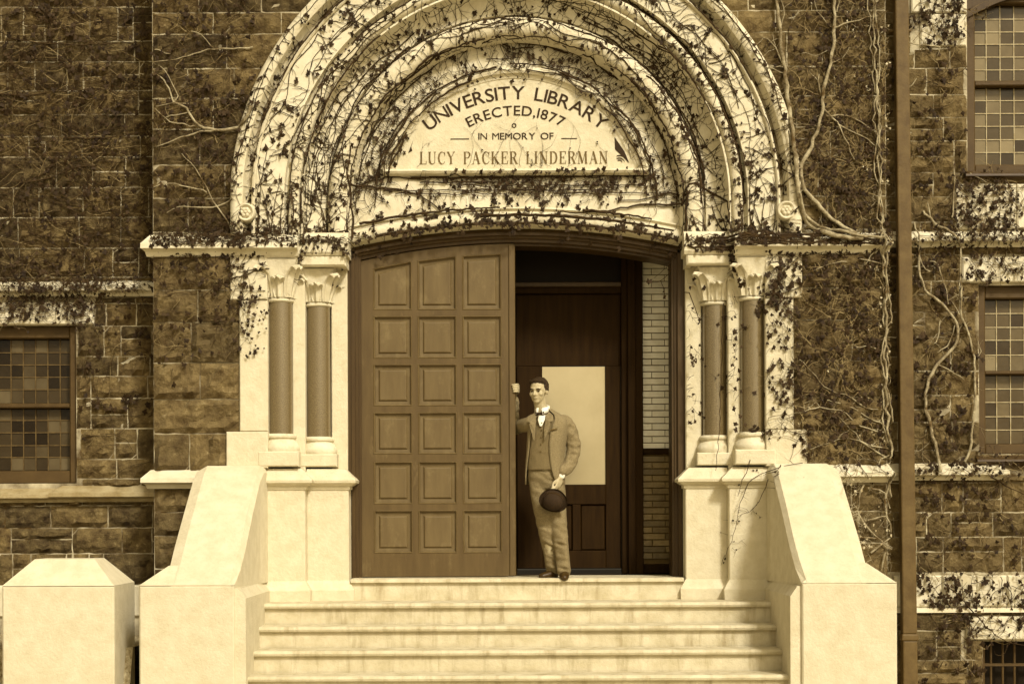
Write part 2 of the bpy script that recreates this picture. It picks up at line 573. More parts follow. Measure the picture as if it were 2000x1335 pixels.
bay_side(-1, 'dark2', 3)
bay_side(1, 'dark2', 4)

# ------------------------------------------------------------------ arch orders
def sweep(prof, name, m, seg=64, th0=0.0, th1=math.pi, stilt=True, parent=None, cz=None):
    cz = CZ0 if cz is None else cz
    rows = []
    if stilt:
        rows.append([(X0 + r, y, SP - .02) for r, y in prof])
    for k in range(seg + 1):
        a = th0 + (th1 - th0) * k / seg
        rows.append([(X0 + r * math.cos(a), y, cz + r * math.sin(a)) for r, y in prof])
    if stilt:
        rows.append([(X0 - r, y, SP - .02) for r, y in prof])
    o = L(MB().grid(rows), name, m, parent, smooth=True)
    md = o.modifiers.new("edges", 'EDGE_SPLIT'); md.split_angle = math.radians(38)
    return o
hoodp = [(2.45, .05), (2.45, -.06), (2.435, -.105), (2.40, -.13), (2.365, -.13), (2.335, -.11), (2.325, -.06), (2.312, -.005), (2.292, .012),
         (2.274, -.01), (2.266, -.06), (2.25, -.068), (2.238, -.055), (2.236, .02)]
bandp = [(2.238, .02), (2.237, -.035), (1.992, -.035), (1.986, .03), (1.97, .045)]
def circ(cr, cy, rad, a0, a1, n=9):
    return [(cr + rad * math.cos(a), cy - rad * math.sin(a)) for a in [a0 + (a1 - a0) * k / (n - 1) for k in range(n)]]
roll1p = [(1.972, .05)] + circ(1.912, .03, .05, 0, math.pi) + [(1.852, .05)]
hollp = [(1.856, .06), (1.852, .005), (1.836, .0), (1.832, .07), (1.815, .12), (1.785, .16), (1.74, .185), (1.70, .195), (1.66, .2), (1.648, .25)]
roll2p = [(1.65, .24)] + circ(1.545, .20, .092, 0, math.pi, 11) + [(1.44, .22), (1.43, .36)]
sweep(hoodp, "hood_mould", 'carved')
sweep(bandp, "arch_band", 'stone')
sweep(roll1p, "roll_moulding", 'carved')
sweep(hollp, "hollow_moulding", 'stone')
sweep(roll2p, "roll_moulding", 'carved')
ARCHPROF = sorted([(r, y) for r, y in hoodp + bandp + roll1p + hollp + roll2p])

# round bosses at the feet of the hood mould
for sgn in (-1, 1):
    bx = X0 + sgn * U(524, 0); bz = PZ(417, 0)
    mb = MB()
    n = 22
    rows = []
    for r, y in [(.0, -.15), (.045, -.155), (.055, -.135), (.066, -.15), (.078, -.165), (.09, -.158), (.096, -.13), (.098, .03)]:
        rows.append([(bx + r * .85 * math.cos(2 * math.pi * k / n), y + .03, bz + r * .85 * math.sin(2 * math.pi * k / n)) for k in range(n)])
    mb.grid(rows, True)
    o = L(mb, "boss", 'carved', smooth=True)
    mb = MB()
    for k in range(6):
        a = k * math.pi / 3
        mb.ball((bx + .03 * math.cos(a), -.124, bz + .026 * math.sin(a)), .018, .014, .018, 8, 6)
    mb.ball((bx, -.127, bz), .016, .018, .016, 8, 6)
    fl = mb.obj("carved_flower", 'carved', None, True)
    fl.parent = o; fl["kind"] = "stuff"

# tympanum and lintel above the door
YT = .30
door_hw = U(330, .35)
zd_edge, zd_top = PZ(484, .4), PZ(446, .4)
sag = zd_top - zd_edge
RD = (door_hw ** 2 + sag ** 2) / (2 * sag)
def door_arc(off=0.0, hw=None, n=30):
    """points of the door head from right to left, raised by off"""
    hw = door_hw if hw is None else hw
    zc = zd_top - RD
    return [(X0 + x, zc + math.sqrt((RD + off) ** 2 - x * x)) for x in [hw - 2 * hw * k / n for k in range(n + 1)]]
ty = [(X0 + 1.445 * math.cos(a), CZ0 + 1.445 * math.sin(a)) for a in [math.pi * k / 48 for k in range(49)]]
low = door_arc()
rows_f, rows_b = [], []
for k in range(61):
    x = -1.445 + 2.89 * k / 60
    zl = zd_top - RD + math.sqrt(RD ** 2 - x * x)
    zh = CZ0 + math.sqrt(max(0, 1.445 ** 2 - x * x))
    rows_f.append([(X0 + x, .62, zl), (X0 + x, YT, zl), (X0 + x, YT, zh)])
tymp = L(MB().grid(rows_f), "tympanum", 'stone')
# roll moulding over the door head
def arc_sweep(off, prof, hw, n=40):
    rows = []
    zc = zd_top - RD
    for k in range(n + 1):
        x = hw - 2 * hw * k / n
        row = []
        for dr, y in prof:
            rr = RD + off + dr
            a = math.asin(x / rr)
            row.append((X0 + rr * math.sin(a), y, zc + rr * math.cos(a)))
        rows.append(row)
    return rows
pr = [(.17, .32), (.165, .27), (.15, .255), (.14, .28)] + [(.065 + .06 * math.cos(a), .275 - .05 * math.sin(a)) for a in [math.pi * k / 8 for k in range(9)]] + [(.0, .32), (-.012, .34), (-.012, .5)]
o = L(MB().grid(arc_sweep(0, pr, door_hw)), "door_head_moulding", 'carved', smooth=True)
o.modifiers.new("edges", 'EDGE_SPLIT').split_angle = math.radians(40)
# inscribed lunette
zb = PZ(334, YT)
RM = 1.235
def lune(r, y0, y1, zb_):
    a0 = math.asin((zb_ - CZ0) / r)
    pts = [(X0 + r * math.cos(a), CZ0 + r * math.sin(a)) for a in [a0 + (math.pi - 2 * a0) * k / 48 for k in range(49)]]
    return MB().prism(pts, y0, y1)
plaque = L(lune(1.135, YT - .008, .4, zb + .01), "inscription_panel", 'stone_clean')
mp_ = [(1.24, .32), (1.236, .275), (1.22, .25), (1.195, .24), (1.17, .25), (1.16, .275), (1.145, .28), (1.13, .285), (1.126, .31)]
a0 = math.asin((zb - CZ0) / 1.18)
sweep(mp_, "panel_moulding", 'carved', 56, a0, math.pi - a0, False)
sl = [(.32, zb + .012), (.235, zb + .008), (.225, zb - .01), (.24, zb - .03), (.28, zb - .045), (.32, zb - .045)]
L(MB().extrude_x(sl, X0 - 1.16, X0 + 1.16), "panel_ledge", 'carved')

# ---- lettering
YL = YT - .012
glyph_cache = {}
def glyph(ch):
    if ch in glyph_cache:
        return glyph_cache[ch]
    cu = bpy.data.curves.new("letter_outline", 'FONT')
    cu.body = ch
    cu.size = 1.0
    cu.resolution_u = 4
    cu.offset = .0 if ch in 'MN' else .010
    o = bpy.data.objects.new("letter_outline", cu)
    col.objects.link(o)
    dg = bpy.context.evaluated_depsgraph_get()
    me = bpy.data.meshes.new_from_object(o.evaluated_get(dg))
    vs_ = [(v.co.x, v.co.y) for v in me.vertices]
    fs_ = [tuple(p.vertices) for p in me.polygons]
    bpy.data.objects.remove(o); bpy.data.curves.remove(cu); bpy.data.meshes.remove(me)
    xs = [p[0] for p in vs_] or [0, .3]
    glyph_cache[ch] = (vs_, fs_, min(xs), max(xs))
    return glyph_cache[ch]
Hh = max(p[1] for p in glyph('H')[0])
def put(mb, ch, cx, cz, h, rot, wide=1.0):
    vs_, fs_, xa, xb = glyph(ch)
    k = h / Hh
    ca, sa = math.cos(rot), math.sin(rot)
    out = []
    for x, y in vs_:
        lx, lz = (x - (xa + xb) / 2) * k * wide, (y - Hh / 2) * k
        out.append((cx + lx * ca - lz * sa, YL, cz + lx * sa + lz * ca))
    mb.add(out, fs_)
    return (xb - xa) * k * wide
sc_ = F / (CD + YL)
def letter(mb, m):
    o = mb.obj("letter", m)
    o.parent = plaque
    return o
def line_arc(text, c_px, r_px, h_px, span, wide=1.1):
    ws = [(glyph(c)[3] - glyph(c)[2]) * h_px / Hh * wide if c != ' ' else h_px * .62 for c in text]
    arcl = r_px * span
    gap = (arcl - sum(ws)) / (len(text) - 1)
    s_ = -arcl / 2
    for c, w in zip(text, ws):
        th = (s_ + w / 2) / r_px
        if c != ' ':
            mb = MB()
            put(mb, c, PX(c_px[0] + r_px * math.sin(th), YL), PZ(c_px[1] - r_px * math.cos(th), YL), h_px / sc_, -th, wide)
            letter(mb, 'letter')
        s_ += w + gap
def line_flat(text, x0, x1, y, h_px, wide=1.0):
    ws = [(glyph(c)[3] - glyph(c)[2]) * h_px / Hh * wide if c != ' ' else h_px * .5 for c in text]
    gap = (x1 - x0 - sum(ws)) / (len(text) - 1)
    x = x0
    for c, w in zip(text, ws):
        if c != ' ':
            mb = MB()
            put(mb, c, PX(x + w / 2, YL), PZ(y, YL), h_px / sc_, 0, wide)
            letter(mb, 'letter')
        x += w + gap
line_arc("UNIVERSITY LIBRARY", (1010, 452), 271, 25, 2 * math.radians(40.5))
line_arc("ERECTED,1877", (1010, 417), 201, 19, 2 * math.radians(28.2))
line_flat("IN MEMORY OF", 937, 1084, 266, 13, 1.1)
mb = MB()
put(mb, 'o', PX(1007, YL), PZ(243, YL), 13 / sc_, 0)
letter(mb, 'letter')
for a, b in ((883, 919), (1099, 1130)):
    x0, x1, z = PX(a, YL), PX(b, YL), PZ(271, YL)
    o = MB().add([(x0, YL, z - .004), (x1, YL, z - .004), (x1, YL, z + .004), (x0, YL, z + .004)], [(0, 1, 2, 3)]).obj("dash", 'letter')
    o.parent = plaque
# serif letters of the last line, drawn stroke by stroke
T, t_ = .15, .05     # thick and thin strokes
SER = {
 'L': (.72, [((.18, 0), (.18, 1), T), ((.05, .02), (.68, .02), t_), ((.68, 0), (.7, .26), t_), ((.05, .98), (.33, .98), t_)]),
 'U': (.85, [((.18, 1), (.18, .3), T), ((.18, .3), (.28, .06), T), ((.28, .06), (.5, 0), .08), ((.5, 0), (.68, .1), t_), ((.68, .1), (.72, .3), t_), ((.72, .3), (.72, 1), t_), ((.05, .98), (.33, .98), t_), ((.6, .98), (.84, .98), t_)]),
 'C': (.82, [((.75, .8), (.62, .95), t_), ((.62, .95), (.42, 1), t_), ((.42, 1), (.2, .82), .1), ((.2, .82), (.13, .5), T), ((.13, .5), (.2, .18), T), ((.2, .18), (.42, 0), .1), ((.42, 0), (.64, .05), t_), ((.64, .05), (.76, .22), t_), ((.75, .68), (.76, 1), t_)]),
 'Y': (.85, [((.12, 1), (.43, .48), T), ((.75, 1), (.43, .48), t_), ((.43, .48), (.43, 0), T), ((.28, .02), (.58, .02), t_), ((.0, .98), (.27, .98), t_), ((.62, .98), (.85, .98), t_)]),
 'P': (.74, [((.18, 0), (.18, 1), T), ((.05, .02), (.33, .02), t_), ((.05, .98), (.5, .98), t_), ((.5, .98), (.66, .86), .1), ((.66, .86), (.68, .68), T), ((.68, .68), (.5, .5), .1), ((.5, .5), (.18, .5), t_)]),
 'A': (.88, [((.42, 1), (.14, 0), t_), ((.42, 1), (.74, 0), T), ((.24, .34), (.62, .34), t_), ((.02, .02), (.26, .02), t_), ((.58, .02), (.88, .02), t_)]),
 'K': (.88, [((.18, 0), (.18, 1), T), ((.05, .02), (.33, .02), t_), ((.05, .98), (.33, .98), t_), ((.74, 1), (.2, .42), t_), ((.36, .58), (.76, 0), T), ((.58, .02), (.88, .02), t_), ((.6, .98), (.84, .98), t_)]),
 'E': (.74, [((.18, 0), (.18, 1), T), ((.05, .02), (.68, .02), t_), ((.05, .98), (.66, .98), t_), ((.18, .52), (.5, .52), t_), ((.68, 0), (.7, .26), t_), ((.66, 1), (.67, .76), t_), ((.5, .4), (.5, .64), t_)]),
 'R': (.86, [((.18, 0), (.18, 1), T), ((.05, .02), (.33, .02), t_), ((.05, .98), (.48, .98), t_), ((.48, .98), (.63, .88), .1), ((.63, .88), (.65, .7), T), ((.65, .7), (.48, .52), .1), ((.48, .52), (.18, .52), t_), ((.44, .52), (.74, 0), T), ((.62, .02), (.88, .02), t_)]),
 'I': (.38, [((.18, 0), (.18, 1), T), ((.04, .02), (.33, .02), t_), ((.04, .98), (.33, .98), t_)]),
 'N': (.9, [((.16, 0), (.16, 1), t_), ((.14, 1), (.74, 0), T), ((.74, 0), (.74, 1), t_), ((.02, .02), (.3, .02), t_), ((.02, .98), (.2, .98), t_), ((.6, .98), (.88, .98), t_)]),
 'D': (.86, [((.18, 0), (.18, 1), T), ((.05, .02), (.42, .02), t_), ((.05, .98), (.42, .98), t_), ((.42, .98), (.66, .85), .1), ((.66, .85), (.75, .5), T), ((.75, .5), (.66, .15), T), ((.66, .15), (.42, .02), .1)]),
 'M': (1.08, [((.16, 0), (.2, 1), t_), ((.2, 1), (.53, .04), T), ((.53, .04), (.84, 1), t_), ((.86, 1), (.9, 0), T), ((.02, .02), (.3, .02), t_), ((.76, .02), (1.06, .02), t_), ((.04, .98), (.24, .98), t_), ((.82, .98), (1.02, .98), t_)]),
}
text = "LUCY PACKER LINDERMAN"
hp = 24.0
ws = [SER[c][0] * hp * .8 if c != ' ' else hp * .45 for c in text]
gap = (1190 - 822 - sum(ws)) / (len(text) - 1)
x = 822
for c, w in zip(text, ws):
    if c != ' ':
        mb = MB()
        for (a, b, th) in SER[c][1]:
            p = Vector((x + a[0] * hp * .8, a[1] * hp)); q = Vector((x + b[0] * hp * .8, b[1] * hp))
            d = (q - p); 
            d.normalize(); n_ = Vector((-d.y, d.x)) * th * hp * .44
            pts = [p + n_, q + n_, q - n_, p - n_]
            mb.add([(PX(v.x, YL), YL - .0004 * (len(mb.v) % 7), PZ(320 - v.y, YL)) for v in pts], [(0, 1, 2, 3)])
        letter(mb, 'letter_thin')
    x += w + gap
# dark carved triangles and the leaf ornament at the ends of the panel
mb = MB()
for poly_ in ([(811, 270), (800, 298), (808, 294), (806, 286)], [(1203, 268), (1204, 292), (1232, 320), (1222, 296)]):
    mb.add([(PX(a, YL), YL, PZ(b, YL)) for a, b in poly_], [(0, 1, 2, 3)])
for k, (r, a0_, a1_) in enumerate([(18, 20, 150), (12, 30, 160), (7, 30, 150)]):
    pts = [(1212 + r * math.cos(math.radians(a)) * .9, 318 - r * math.sin(math.radians(a)) * .8) for a in range(a0_ - 20, a1_ - 30, 12)]
    for p, q in zip(pts, pts[1:]):
        mb.add([(PX(p[0], YL), YL - .001, PZ(p[1], YL)), (PX(q[0], YL), YL - .001, PZ(q[1], YL)), (PX(q[0], YL), YL - .001, PZ(q[1] + 2.2, YL)), (PX(p[0], YL), YL - .001, PZ(p[1] + 2.2, YL))], [(0, 1, 2, 3)])
l6 = mb.obj("panel_ornament", 'letter'); l6.parent = plaque; l6["kind"] = "stuff"
# ------------------------------------------------------------------ string courses
def course(x0, x1, zt_, h, proj, y, m, e0=0, e1=0, name="string_course"):
    prof = [(y + .05, zt_ + .01), (y - .01, zt_), (y - proj, zt_ - h * .45), (y - proj - .004, zt_ - h * .68), (y - proj * .8, zt_ - h * .72),
            (y - proj * .55, zt_ - h * .8), (y - proj * .4, zt_ - h), (y + .05, zt_ - h)]
    return L(MB().extrude_x(prof, x0, x1, e0, e1), name, m)
course(BAY0, X0 - 1.87, PZ(457, 0), .19, .13, 0, 'stone', e0=.45)
course(X0 + 1.87, BAY1, PZ(457, 0), .19, .13, 0, 'stone', e1=.12)
course(BAY1 - .03, 7, PZ(455, YW), .15, .12, WY, 'stone')
course(-7, BAY0 + .02, PZ(546, YW), .14, .11, WY, 'stone')
course(BAY0, X0 - 2.2, PZ(915, 0), .16, .14, 0, 'stone', e0=.45, name="sill_course")
course(X0 + 2.2, BAY1, PZ(908, 0), .16, .14, 0, 'stone', e1=.12, name="sill_course")
course(BAY1 - .03, PX(1935, YW), PZ(908, YW), .15, .12, WY, 'stone', e1=.8, name="sill_course")
course(PX(132, YW), BAY0 + .02, PZ(945, YW), .145, .12, WY, 'shaded_stone', e0=.8, name="sill_course")
course(-7, PX(150, YW), PZ(950, YW), .125, .10, WY, 'shaded_stone', name="window_sill")
course(PX(1905, YW), 7, PZ(893, YW), .08, .08, WY, 'wood', name="window_sill")
course(PX(1885, YW), 7, PZ(338, YW), .08, .07, WY, 'wood', name="window_sill")
def dressed(px0, px1, py0, py1, Y, name, m='stone', proud=.03, px1w=None):
    mb = MB().cbox(PX(px0, Y), px1w if px1w else PX(px1, Y), Y - proud, Y + .3, PZ(py1, Y), PZ(py0, Y), .012)
    return L(mb, name, m)
dressed(-200, 186, 587, 631, WY, "lintel")
dressed(1782, 1891, -60, 30, WY, "dressed_stone")
dressed(1800, 1890, 32, 95, WY, "dressed_stone", proud=.025)
dressed(1866, 1985, 364, 452, WY, "dressed_stone", proud=.035)
dressed(1987, 2100, 364, 452, WY, "dressed_stone", proud=.03)
dressed(1880, 2200, 506, 556, WY, "lintel")
dressed(1885, 2200, 1206, 1252, WY, "lintel")
for k, (a, b) in enumerate([(1782, 1838), (1839, 1905), (1906, 1965), (1966, 2060)]):
    dressed(a, b, 1126, 1188, WY, "dressed_stone", proud=.02 + .006 * (k % 2))
dressed(1745, 1781, 1126, 1188, WY, "dressed_stone", proud=.02)
L(MB().extrude_x([(WY + .02, PZ(1188, WY)), (WY - .05, PZ(1190, WY)), (WY - .055, PZ(1198, WY)), (WY + .02, PZ(1200, WY))], BAY1, 7), "water_table", 'stone')
for a, b in [(-60, 120), (121, 300)]:
    dressed(a, b, 1139, 1200, WY, "dressed_stone", 'stone', .03)

# ------------------------------------------------------------------ jambs, columns, pedestals
zS = -.185
u_outer_in = U(485, 0)
for sgn in (-1, 1):
    def bx(mb, u0, u1, y0, y1, z0, z1, c=.008):
        a, b = sorted((X0 + sgn * u0, X0 + sgn * u1))
        return mb.cbox(a, b, y0, y1, z0, z1, c)
    ztop, zcap, zsh0, zsh1 = PZ(498, 0), PZ(588, .1), PZ(846, .1), PZ(590, .1)
    # outer pier of three stones
    L(bx(MB(), u_outer_in, U(557, 0), -.045, .5, zcap + .004, PZ(492, 0)), "pier_stone", 'stone_clean')
    L(bx(MB(), u_outer_in, U(540, 0), -.035, .5, PZ(841, 0) + .003, zcap), "pier_stone", 'stone_clean')
    L(bx(MB(), u_outer_in, U(566, 0), -.045, .5, PZ(912, 0), PZ(841, 0)), "pier_stone", 'stone_clean')
    # stepped orders behind the columns
    L(bx(MB(), 1.945, u_outer_in + .05, .25, .6, .9, 2.9), "jamb_stone", 'stone_clean')
    L(bx(MB(), 1.834, 1.945, .12, .6, .9, 2.80), "jamb_stone", 'stone_clean')
    L(bx(MB(), 1.625, 1.834, .42, .6, .9, 2.9), "jamb_stone", 'stone_clean')
    L(bx(MB(), U(330, .3), 1.625, .29, .56, .9, 2.75), "jamb_stone", 'stone_clean')
    # columns
    for (u, y, rad, dz) in ((2.047, .12, .108, 0), (1.738, .285, .108, -.02)):
        cx = X0 + sgn * u
        c = empty("column", (cx, y, .97))
        c.parent = lib; c.matrix_parent_inverse = Matrix.Translation(-Vector(lib.location))
        def C(mb, name, m, smooth=True):
            mb.v = [(p[0] - cx, p[1] - y, p[2] - .97) for p in mb.v]
            o = mb.obj(name, m, c, smooth)
            o.modifiers.new("edges", 'EDGE_SPLIT').split_angle = math.radians(35)
            return o
        z0, z1 = zsh0 + dz, zsh1 + dz
        C(MB().lathe([(rad, z0), (rad * 1.0, z0 + .4), (rad * .985, z1)], cx, y, 40), "shaft", 'granite')
        zb0 = PZ(880, .1) + dz
        pr_ = [(rad + .05, zb0), (rad + .058, zb0 + .02), (rad + .055, zb0 + .05), (rad + .03, zb0 + .085), (rad + .016, zb0 + .1), (rad + .016, zb0 + .11),
               (rad + .03, zb0 + .12), (rad + .032, zb0 + .135), (rad + .022, zb0 + .15), (rad, z0 + .004), (rad - .01, z0 + .004)]
        C(MB().lathe(pr_, cx, y, 32), "base", 'carved')
        # plinth block under the base
        mb = MB().cbox(cx - .175, cx + .175, y - .17, y + .2, .972, zb0, .01)
        C(mb, "plinth", 'stone_clean', False)
        # capital: astragal, leafy bell, square top
        zt2 = z1 + .36 + (.0 if dz == 0 else -.04)
        n = 40
        mb = MB()
        rows = []
        hts = [0, .012, .03, .042, .06, .10, .15, .20, .25, .29, .33]
        H = zt2 - z1
        for i, q in enumerate([0, .03, .07, .11, .15, .3, .45, .6, .75, .88, 1.0]):
            row = []
            for k in range(n):
                a = 2 * math.pi * k / n
                if q <= .11:
                    r = rad + (.014 if q in (.03, .07) else .0)
                else:
                    t = (q - .11) / .89
                    leaf = abs(math.cos(2 * a + math.pi / 2 * 0))  # four big leaves on the corners
                    leaf2 = max(0, math.cos(4 * a)) 
                    r0 = rad + .008 + .055 * t ** 1.5
                    sq = 1 / max(abs(math.cos(a)), abs(math.sin(a)))
                    r = r0 * (1 + (min(sq, 1.34) - 1) * t * .9) + .022 * (1 - leaf2) * math.sin(math.pi * min(1, t * 1.1)) ** 2 + .012 * leaf2 * math.sin(2 * math.pi * t)
                row.append((cx + r * math.cos(a), y + r * math.sin(a), z1 + H * q))
            rows.append(row)
        mb.grid(rows, True)
        C(mb, "capital", 'carved')
        # curled leaves applied to the bell
        for k in range(8):
            mb = MB()
            a = math.pi / 4 * k
            dirv = Vector((math.cos(a), math.sin(a), 0)); sd = Vector((-math.sin(a), math.cos(a), 0))
            big = (k % 2 == 1)
            hh = H * (.93 if big else .62)
            w0 = .062 if big else .055
            rows = []
            for i in range(11):
                t = i / 10
                up = t if t < .82 else .82 - (t - .82) * .55
                tq = (.05 + up * (hh - .05)) / H
                bell = (rad + .008 + .055 * tq ** 1.5) * (1 + (.34 * tq * .9 if big else 0))
                out = bell + .014 + .03 * t ** 2 + (.05 * math.sin((t - .6) / .4 * math.pi / 2) if t > .6 else 0)
                zz = z1 + .04 + hh * up
                ww = w0 * (.75 + .45 * math.sin(math.pi * min(1, t * .95))) * (1 if t < .8 else 1 - (t - .8) * 2.2)
                base = Vector((cx, y, 0))
                rows.append([base + dirv * (out - .03 * q * q + .012 * math.cos(q * 7)) + sd * (ww * q) + Vector((0, 0, zz - .02 * q * q * t)) for q in (-1, -.75, -.5, -.25, 0, .25, .5, .75, 1)])
            mb.grid(rows)
            C(mb, "capital_leaf", 'carved')
        mb = MB().cbox(cx - .165, cx + .165, y - .165, y + .22, zt2 - .004, zt2 + .07, .02)
        C(mb, "abacus", 'carved', False)
    # impost blocks over the capitals
    a, b = sorted((X0 + sgn * 1.865, X0 + sgn * u_outer_in))
    L(MB().cbox(a, b, -.02, .5, 2.80, 2.86, .015), "impost", 'carved')
    for (ua, ub, yf, z0, z1) in ((1.47, 1.875, .04, 2.70, 2.79), (1.45, 1.868, .02, 2.79, 3.0)):
        a, b = sorted((X0 + sgn * ua, X0 + sgn * ub))
        if z0 > 2.75:
            rows = []
            for q in range(9):
                th = math.pi / 2 * q / 8
                rows.append((yf + .1 - .1 * math.cos(th) + .0, z0 + .08 + .13 * math.sin(th)))
            prof = [(.5, z0), (yf + .02, z0), (yf, z0 + .03)] + rows + [(.5, z0 + .21)]
            L(MB().extrude_x(prof, a, b), "impost", 'carved')
        else:
            L(MB().cbox(a, b, yf, .5, z0, z1, .015), "impost", 'carved')
    # pedestals with sloped caps and flared feet
    for (u0, u1, yf) in ((1.822, 2.31, -.02), (1.46, 1.826, .11)):
        ca, cb_ = PZ(914, 0), PZ(950, 0)
        a, b = sorted((X0 + sgn * u0, X0 + sgn * u1))
        p = L(MB().cbox(a, b, yf, .58, -.02, cb_, .008), "pedestal", 'stone_clean')
        def ringbox(levels, yback=.58):
            mb = MB(); rows = []
            for off, z in levels:
                i0 = off
                ui, uo = u0 - off, u1
                rows.append([(X0 + sgn * ui, yback, z), (X0 + sgn * ui, yf - off, z), (X0 + sgn * uo, yf - off, z), (X0 + sgn * uo, yback, z)])
            mb.grid(rows, True)
            n4 = len(rows) * 4
            mb.f.append((0, 1, 2, 3)); mb.f.append((n4 - 4, n4 - 3, n4 - 2, n4 - 1))
            return mb
        def sub(mb, name):
            o = mb.obj(name, 'stone_clean', p); return o
        sub(ringbox([(.0, cb_ - .02), (.012, cb_ - .015), (.014, cb_ + .012), (.03, cb_ + .016), (.045, cb_ + .03), (.066, cb_ + .04), (.07, cb_ + .062), (.062, cb_ + .072), (-.03, ca + .0), (-.03, ca + .004)]), "cap")
        sub(ringbox([(.045, zS), (.05, zS + .09), (.045, zS + .10), (.004, -.02), (.0, -.012)]), "foot")

# ------------------------------------------------------------------ doorway: frame, door leaf, vestibule
YF = .34
def arch_poly(x0, x1, z0, off, n=20):
    """polygon with flat bottom whose top follows the door head raised by off"""
    zc = zd_top - RD
    top = [(x1 + (x0 - x1) * k / n, zc + math.sqrt((RD + off) ** 2 - (x1 + (x0 - x1) * k / n - X0) ** 2)) for k in range(n + 1)]
    return [(x0, z0), (x1, z0)] + top
fr = empty("door_frame", (X0, YF, 0)); fr.parent = lib; fr.matrix_parent_inverse = Matrix.Translation(-Vector(lib.location))
def FR(mb, name, m='wood', par=None, smooth=False):
    par = par or fr
    o = mb.obj(name, m, par, smooth)
    o.matrix_parent_inverse = Matrix.Translation(-Vector(par.location))
    return o
for sgn in (-1, 1):
    for (ua, ub, y0, y1) in ((U(332, YF), U(322, YF), YF + .0, .75), (U(322, YF), U(315, YF), YF - .012, .72), (U(315, YF), U(309, YF), YF + .02, .7), (U(309, YF), U(304, YF), YF + .035, .68)):
        a, b = sorted((X0 + sgn * ua, X0 + sgn * ub))
        zc = zd_top - RD
        FR(MB().prism(arch_poly(a, b, 0, -.03), y0, y1), "jamb")
pr = [(-.01, .6), (-.01, YF + .01), (-.035, YF), (-.045, YF - .012), (-.07, YF - .012), (-.075, YF + .02), (-.095, YF + .025), (-.1, YF + .045), (-.125, YF + .045), (-.13, YF + .09), (-.15, YF + .09), (-.15, .7)]
FR(MB().grid(arc_sweep(0, pr, door_hw)), "head")

YD = .40
dl = PX(702, YD); dr_ = PX(1005, YD)
leaf = empty("door_leaf", ((dl + dr_) / 2, YD, .006)); leaf.parent = lib; leaf.matrix_parent_inverse = Matrix.Translation(-Vector(lib.location))
tag(leaf, "closed panelled door leaf of brown wood")
xs = [(730, 806), (817, 893), (904, 981)]
ys = [(None, 605), (616, 699), (710, 792), (804, 886), (900, 983), (995, 1079)]
topo = -.135
zc = zd_top - RD
def topz(x, off=topo):
    return zc + math.sqrt((RD + off) ** 2 - (x - X0) ** 2)
DT = .06
def DLF(mb, name):
    o = mb.obj(name, 'door', leaf)
    o.matrix_parent_inverse = Matrix.Translation(-Vector(leaf.location))
# stiles
colx = [dl] + [v for a, b in xs for v in (PX(a, YD), PX(b, YD))] + [dr_]
for a, b in zip(colx[0::2], colx[1::2]):
    DLF(MB().prism(arch_poly(a, b, .008, topo, 6), YD, YD + DT), "stile")
# rails between the panels
for (a, b) in xs:
    a, b = PX(a, YD), PX(b, YD)
    zz = [(.008, PZ(ys[-1][1], YD))]
    for k in range(5, 0, -1):
        zz.append((PZ(ys[k][0], YD), PZ(ys[k - 1][1], YD)))
    for z0, z1 in zz:
        DLF(MB().box(a, b, YD + .0005, YD + DT, z0, z1), "rail")
    n = 4
    tp = [(a + (b - a) * k / n, topz(a + (b - a) * k / n)) for k in range(n + 1)]
    bt = [(p[0], p[1] - .085) for p in tp]
    DLF(MB().prism(bt + tp[::-1], YD + .0005, YD + DT), "rail")
for (a, b) in xs:
    a, b = PX(a, YD), PX(b, YD)
    for k, (yt, yb) in enumerate(ys):
        z0 = PZ(yb, YD)
        if yt is None:
            tl, tr = topz(a) - .085, topz(b) - .085
        else:
            tl = tr = PZ(yt, YD)
        mb = MB()
        g0, g1, g2, g3 = 0, .022, .055, .075
        def q(i, y):
            return [(a + i, y, z0 + i), (b - i, y, z0 + i), (b - i, y, tr - i), (a + i, y, tl - i)]
        rows = [q(-.002, YD + .004), q(.006, YD - .003), q(.014, YD + .006), q(.018, YD + .024), q(.045, YD + .026), q(.056, YD + .014), q(.062, YD + .012)]
        mb.grid(rows, True)
        o_ = len(mb.v) - 4
        mb.f.append((o_, o_ + 1, o_ + 2, o_ + 3))
        pn = mb.obj("panel", 'door_panel', leaf)
        pn.matrix_parent_inverse = Matrix.Translation(-Vector(leaf.location))
mb = MB().cbox(dr_ - .045, dr_ + .012, YD - .014, YD + .02, .01, topz(dr_) - .01, .006)
o = mb.obj("meeting_stile", 'door', leaf); o.matrix_parent_inverse = Matrix.Translation(-Vector(leaf.location))

# the sill the door stands on
sill = [(.8, 0), (.09, 0), (.075, -.008), (.072, -.03), (.085, -.036), (.105, -.04), (.107, zS), (.8, zS)]
L(MB().extrude_x(sill, X0 - U(325, .1), X0 + U(325, .1)), "door_sill", 'steps')

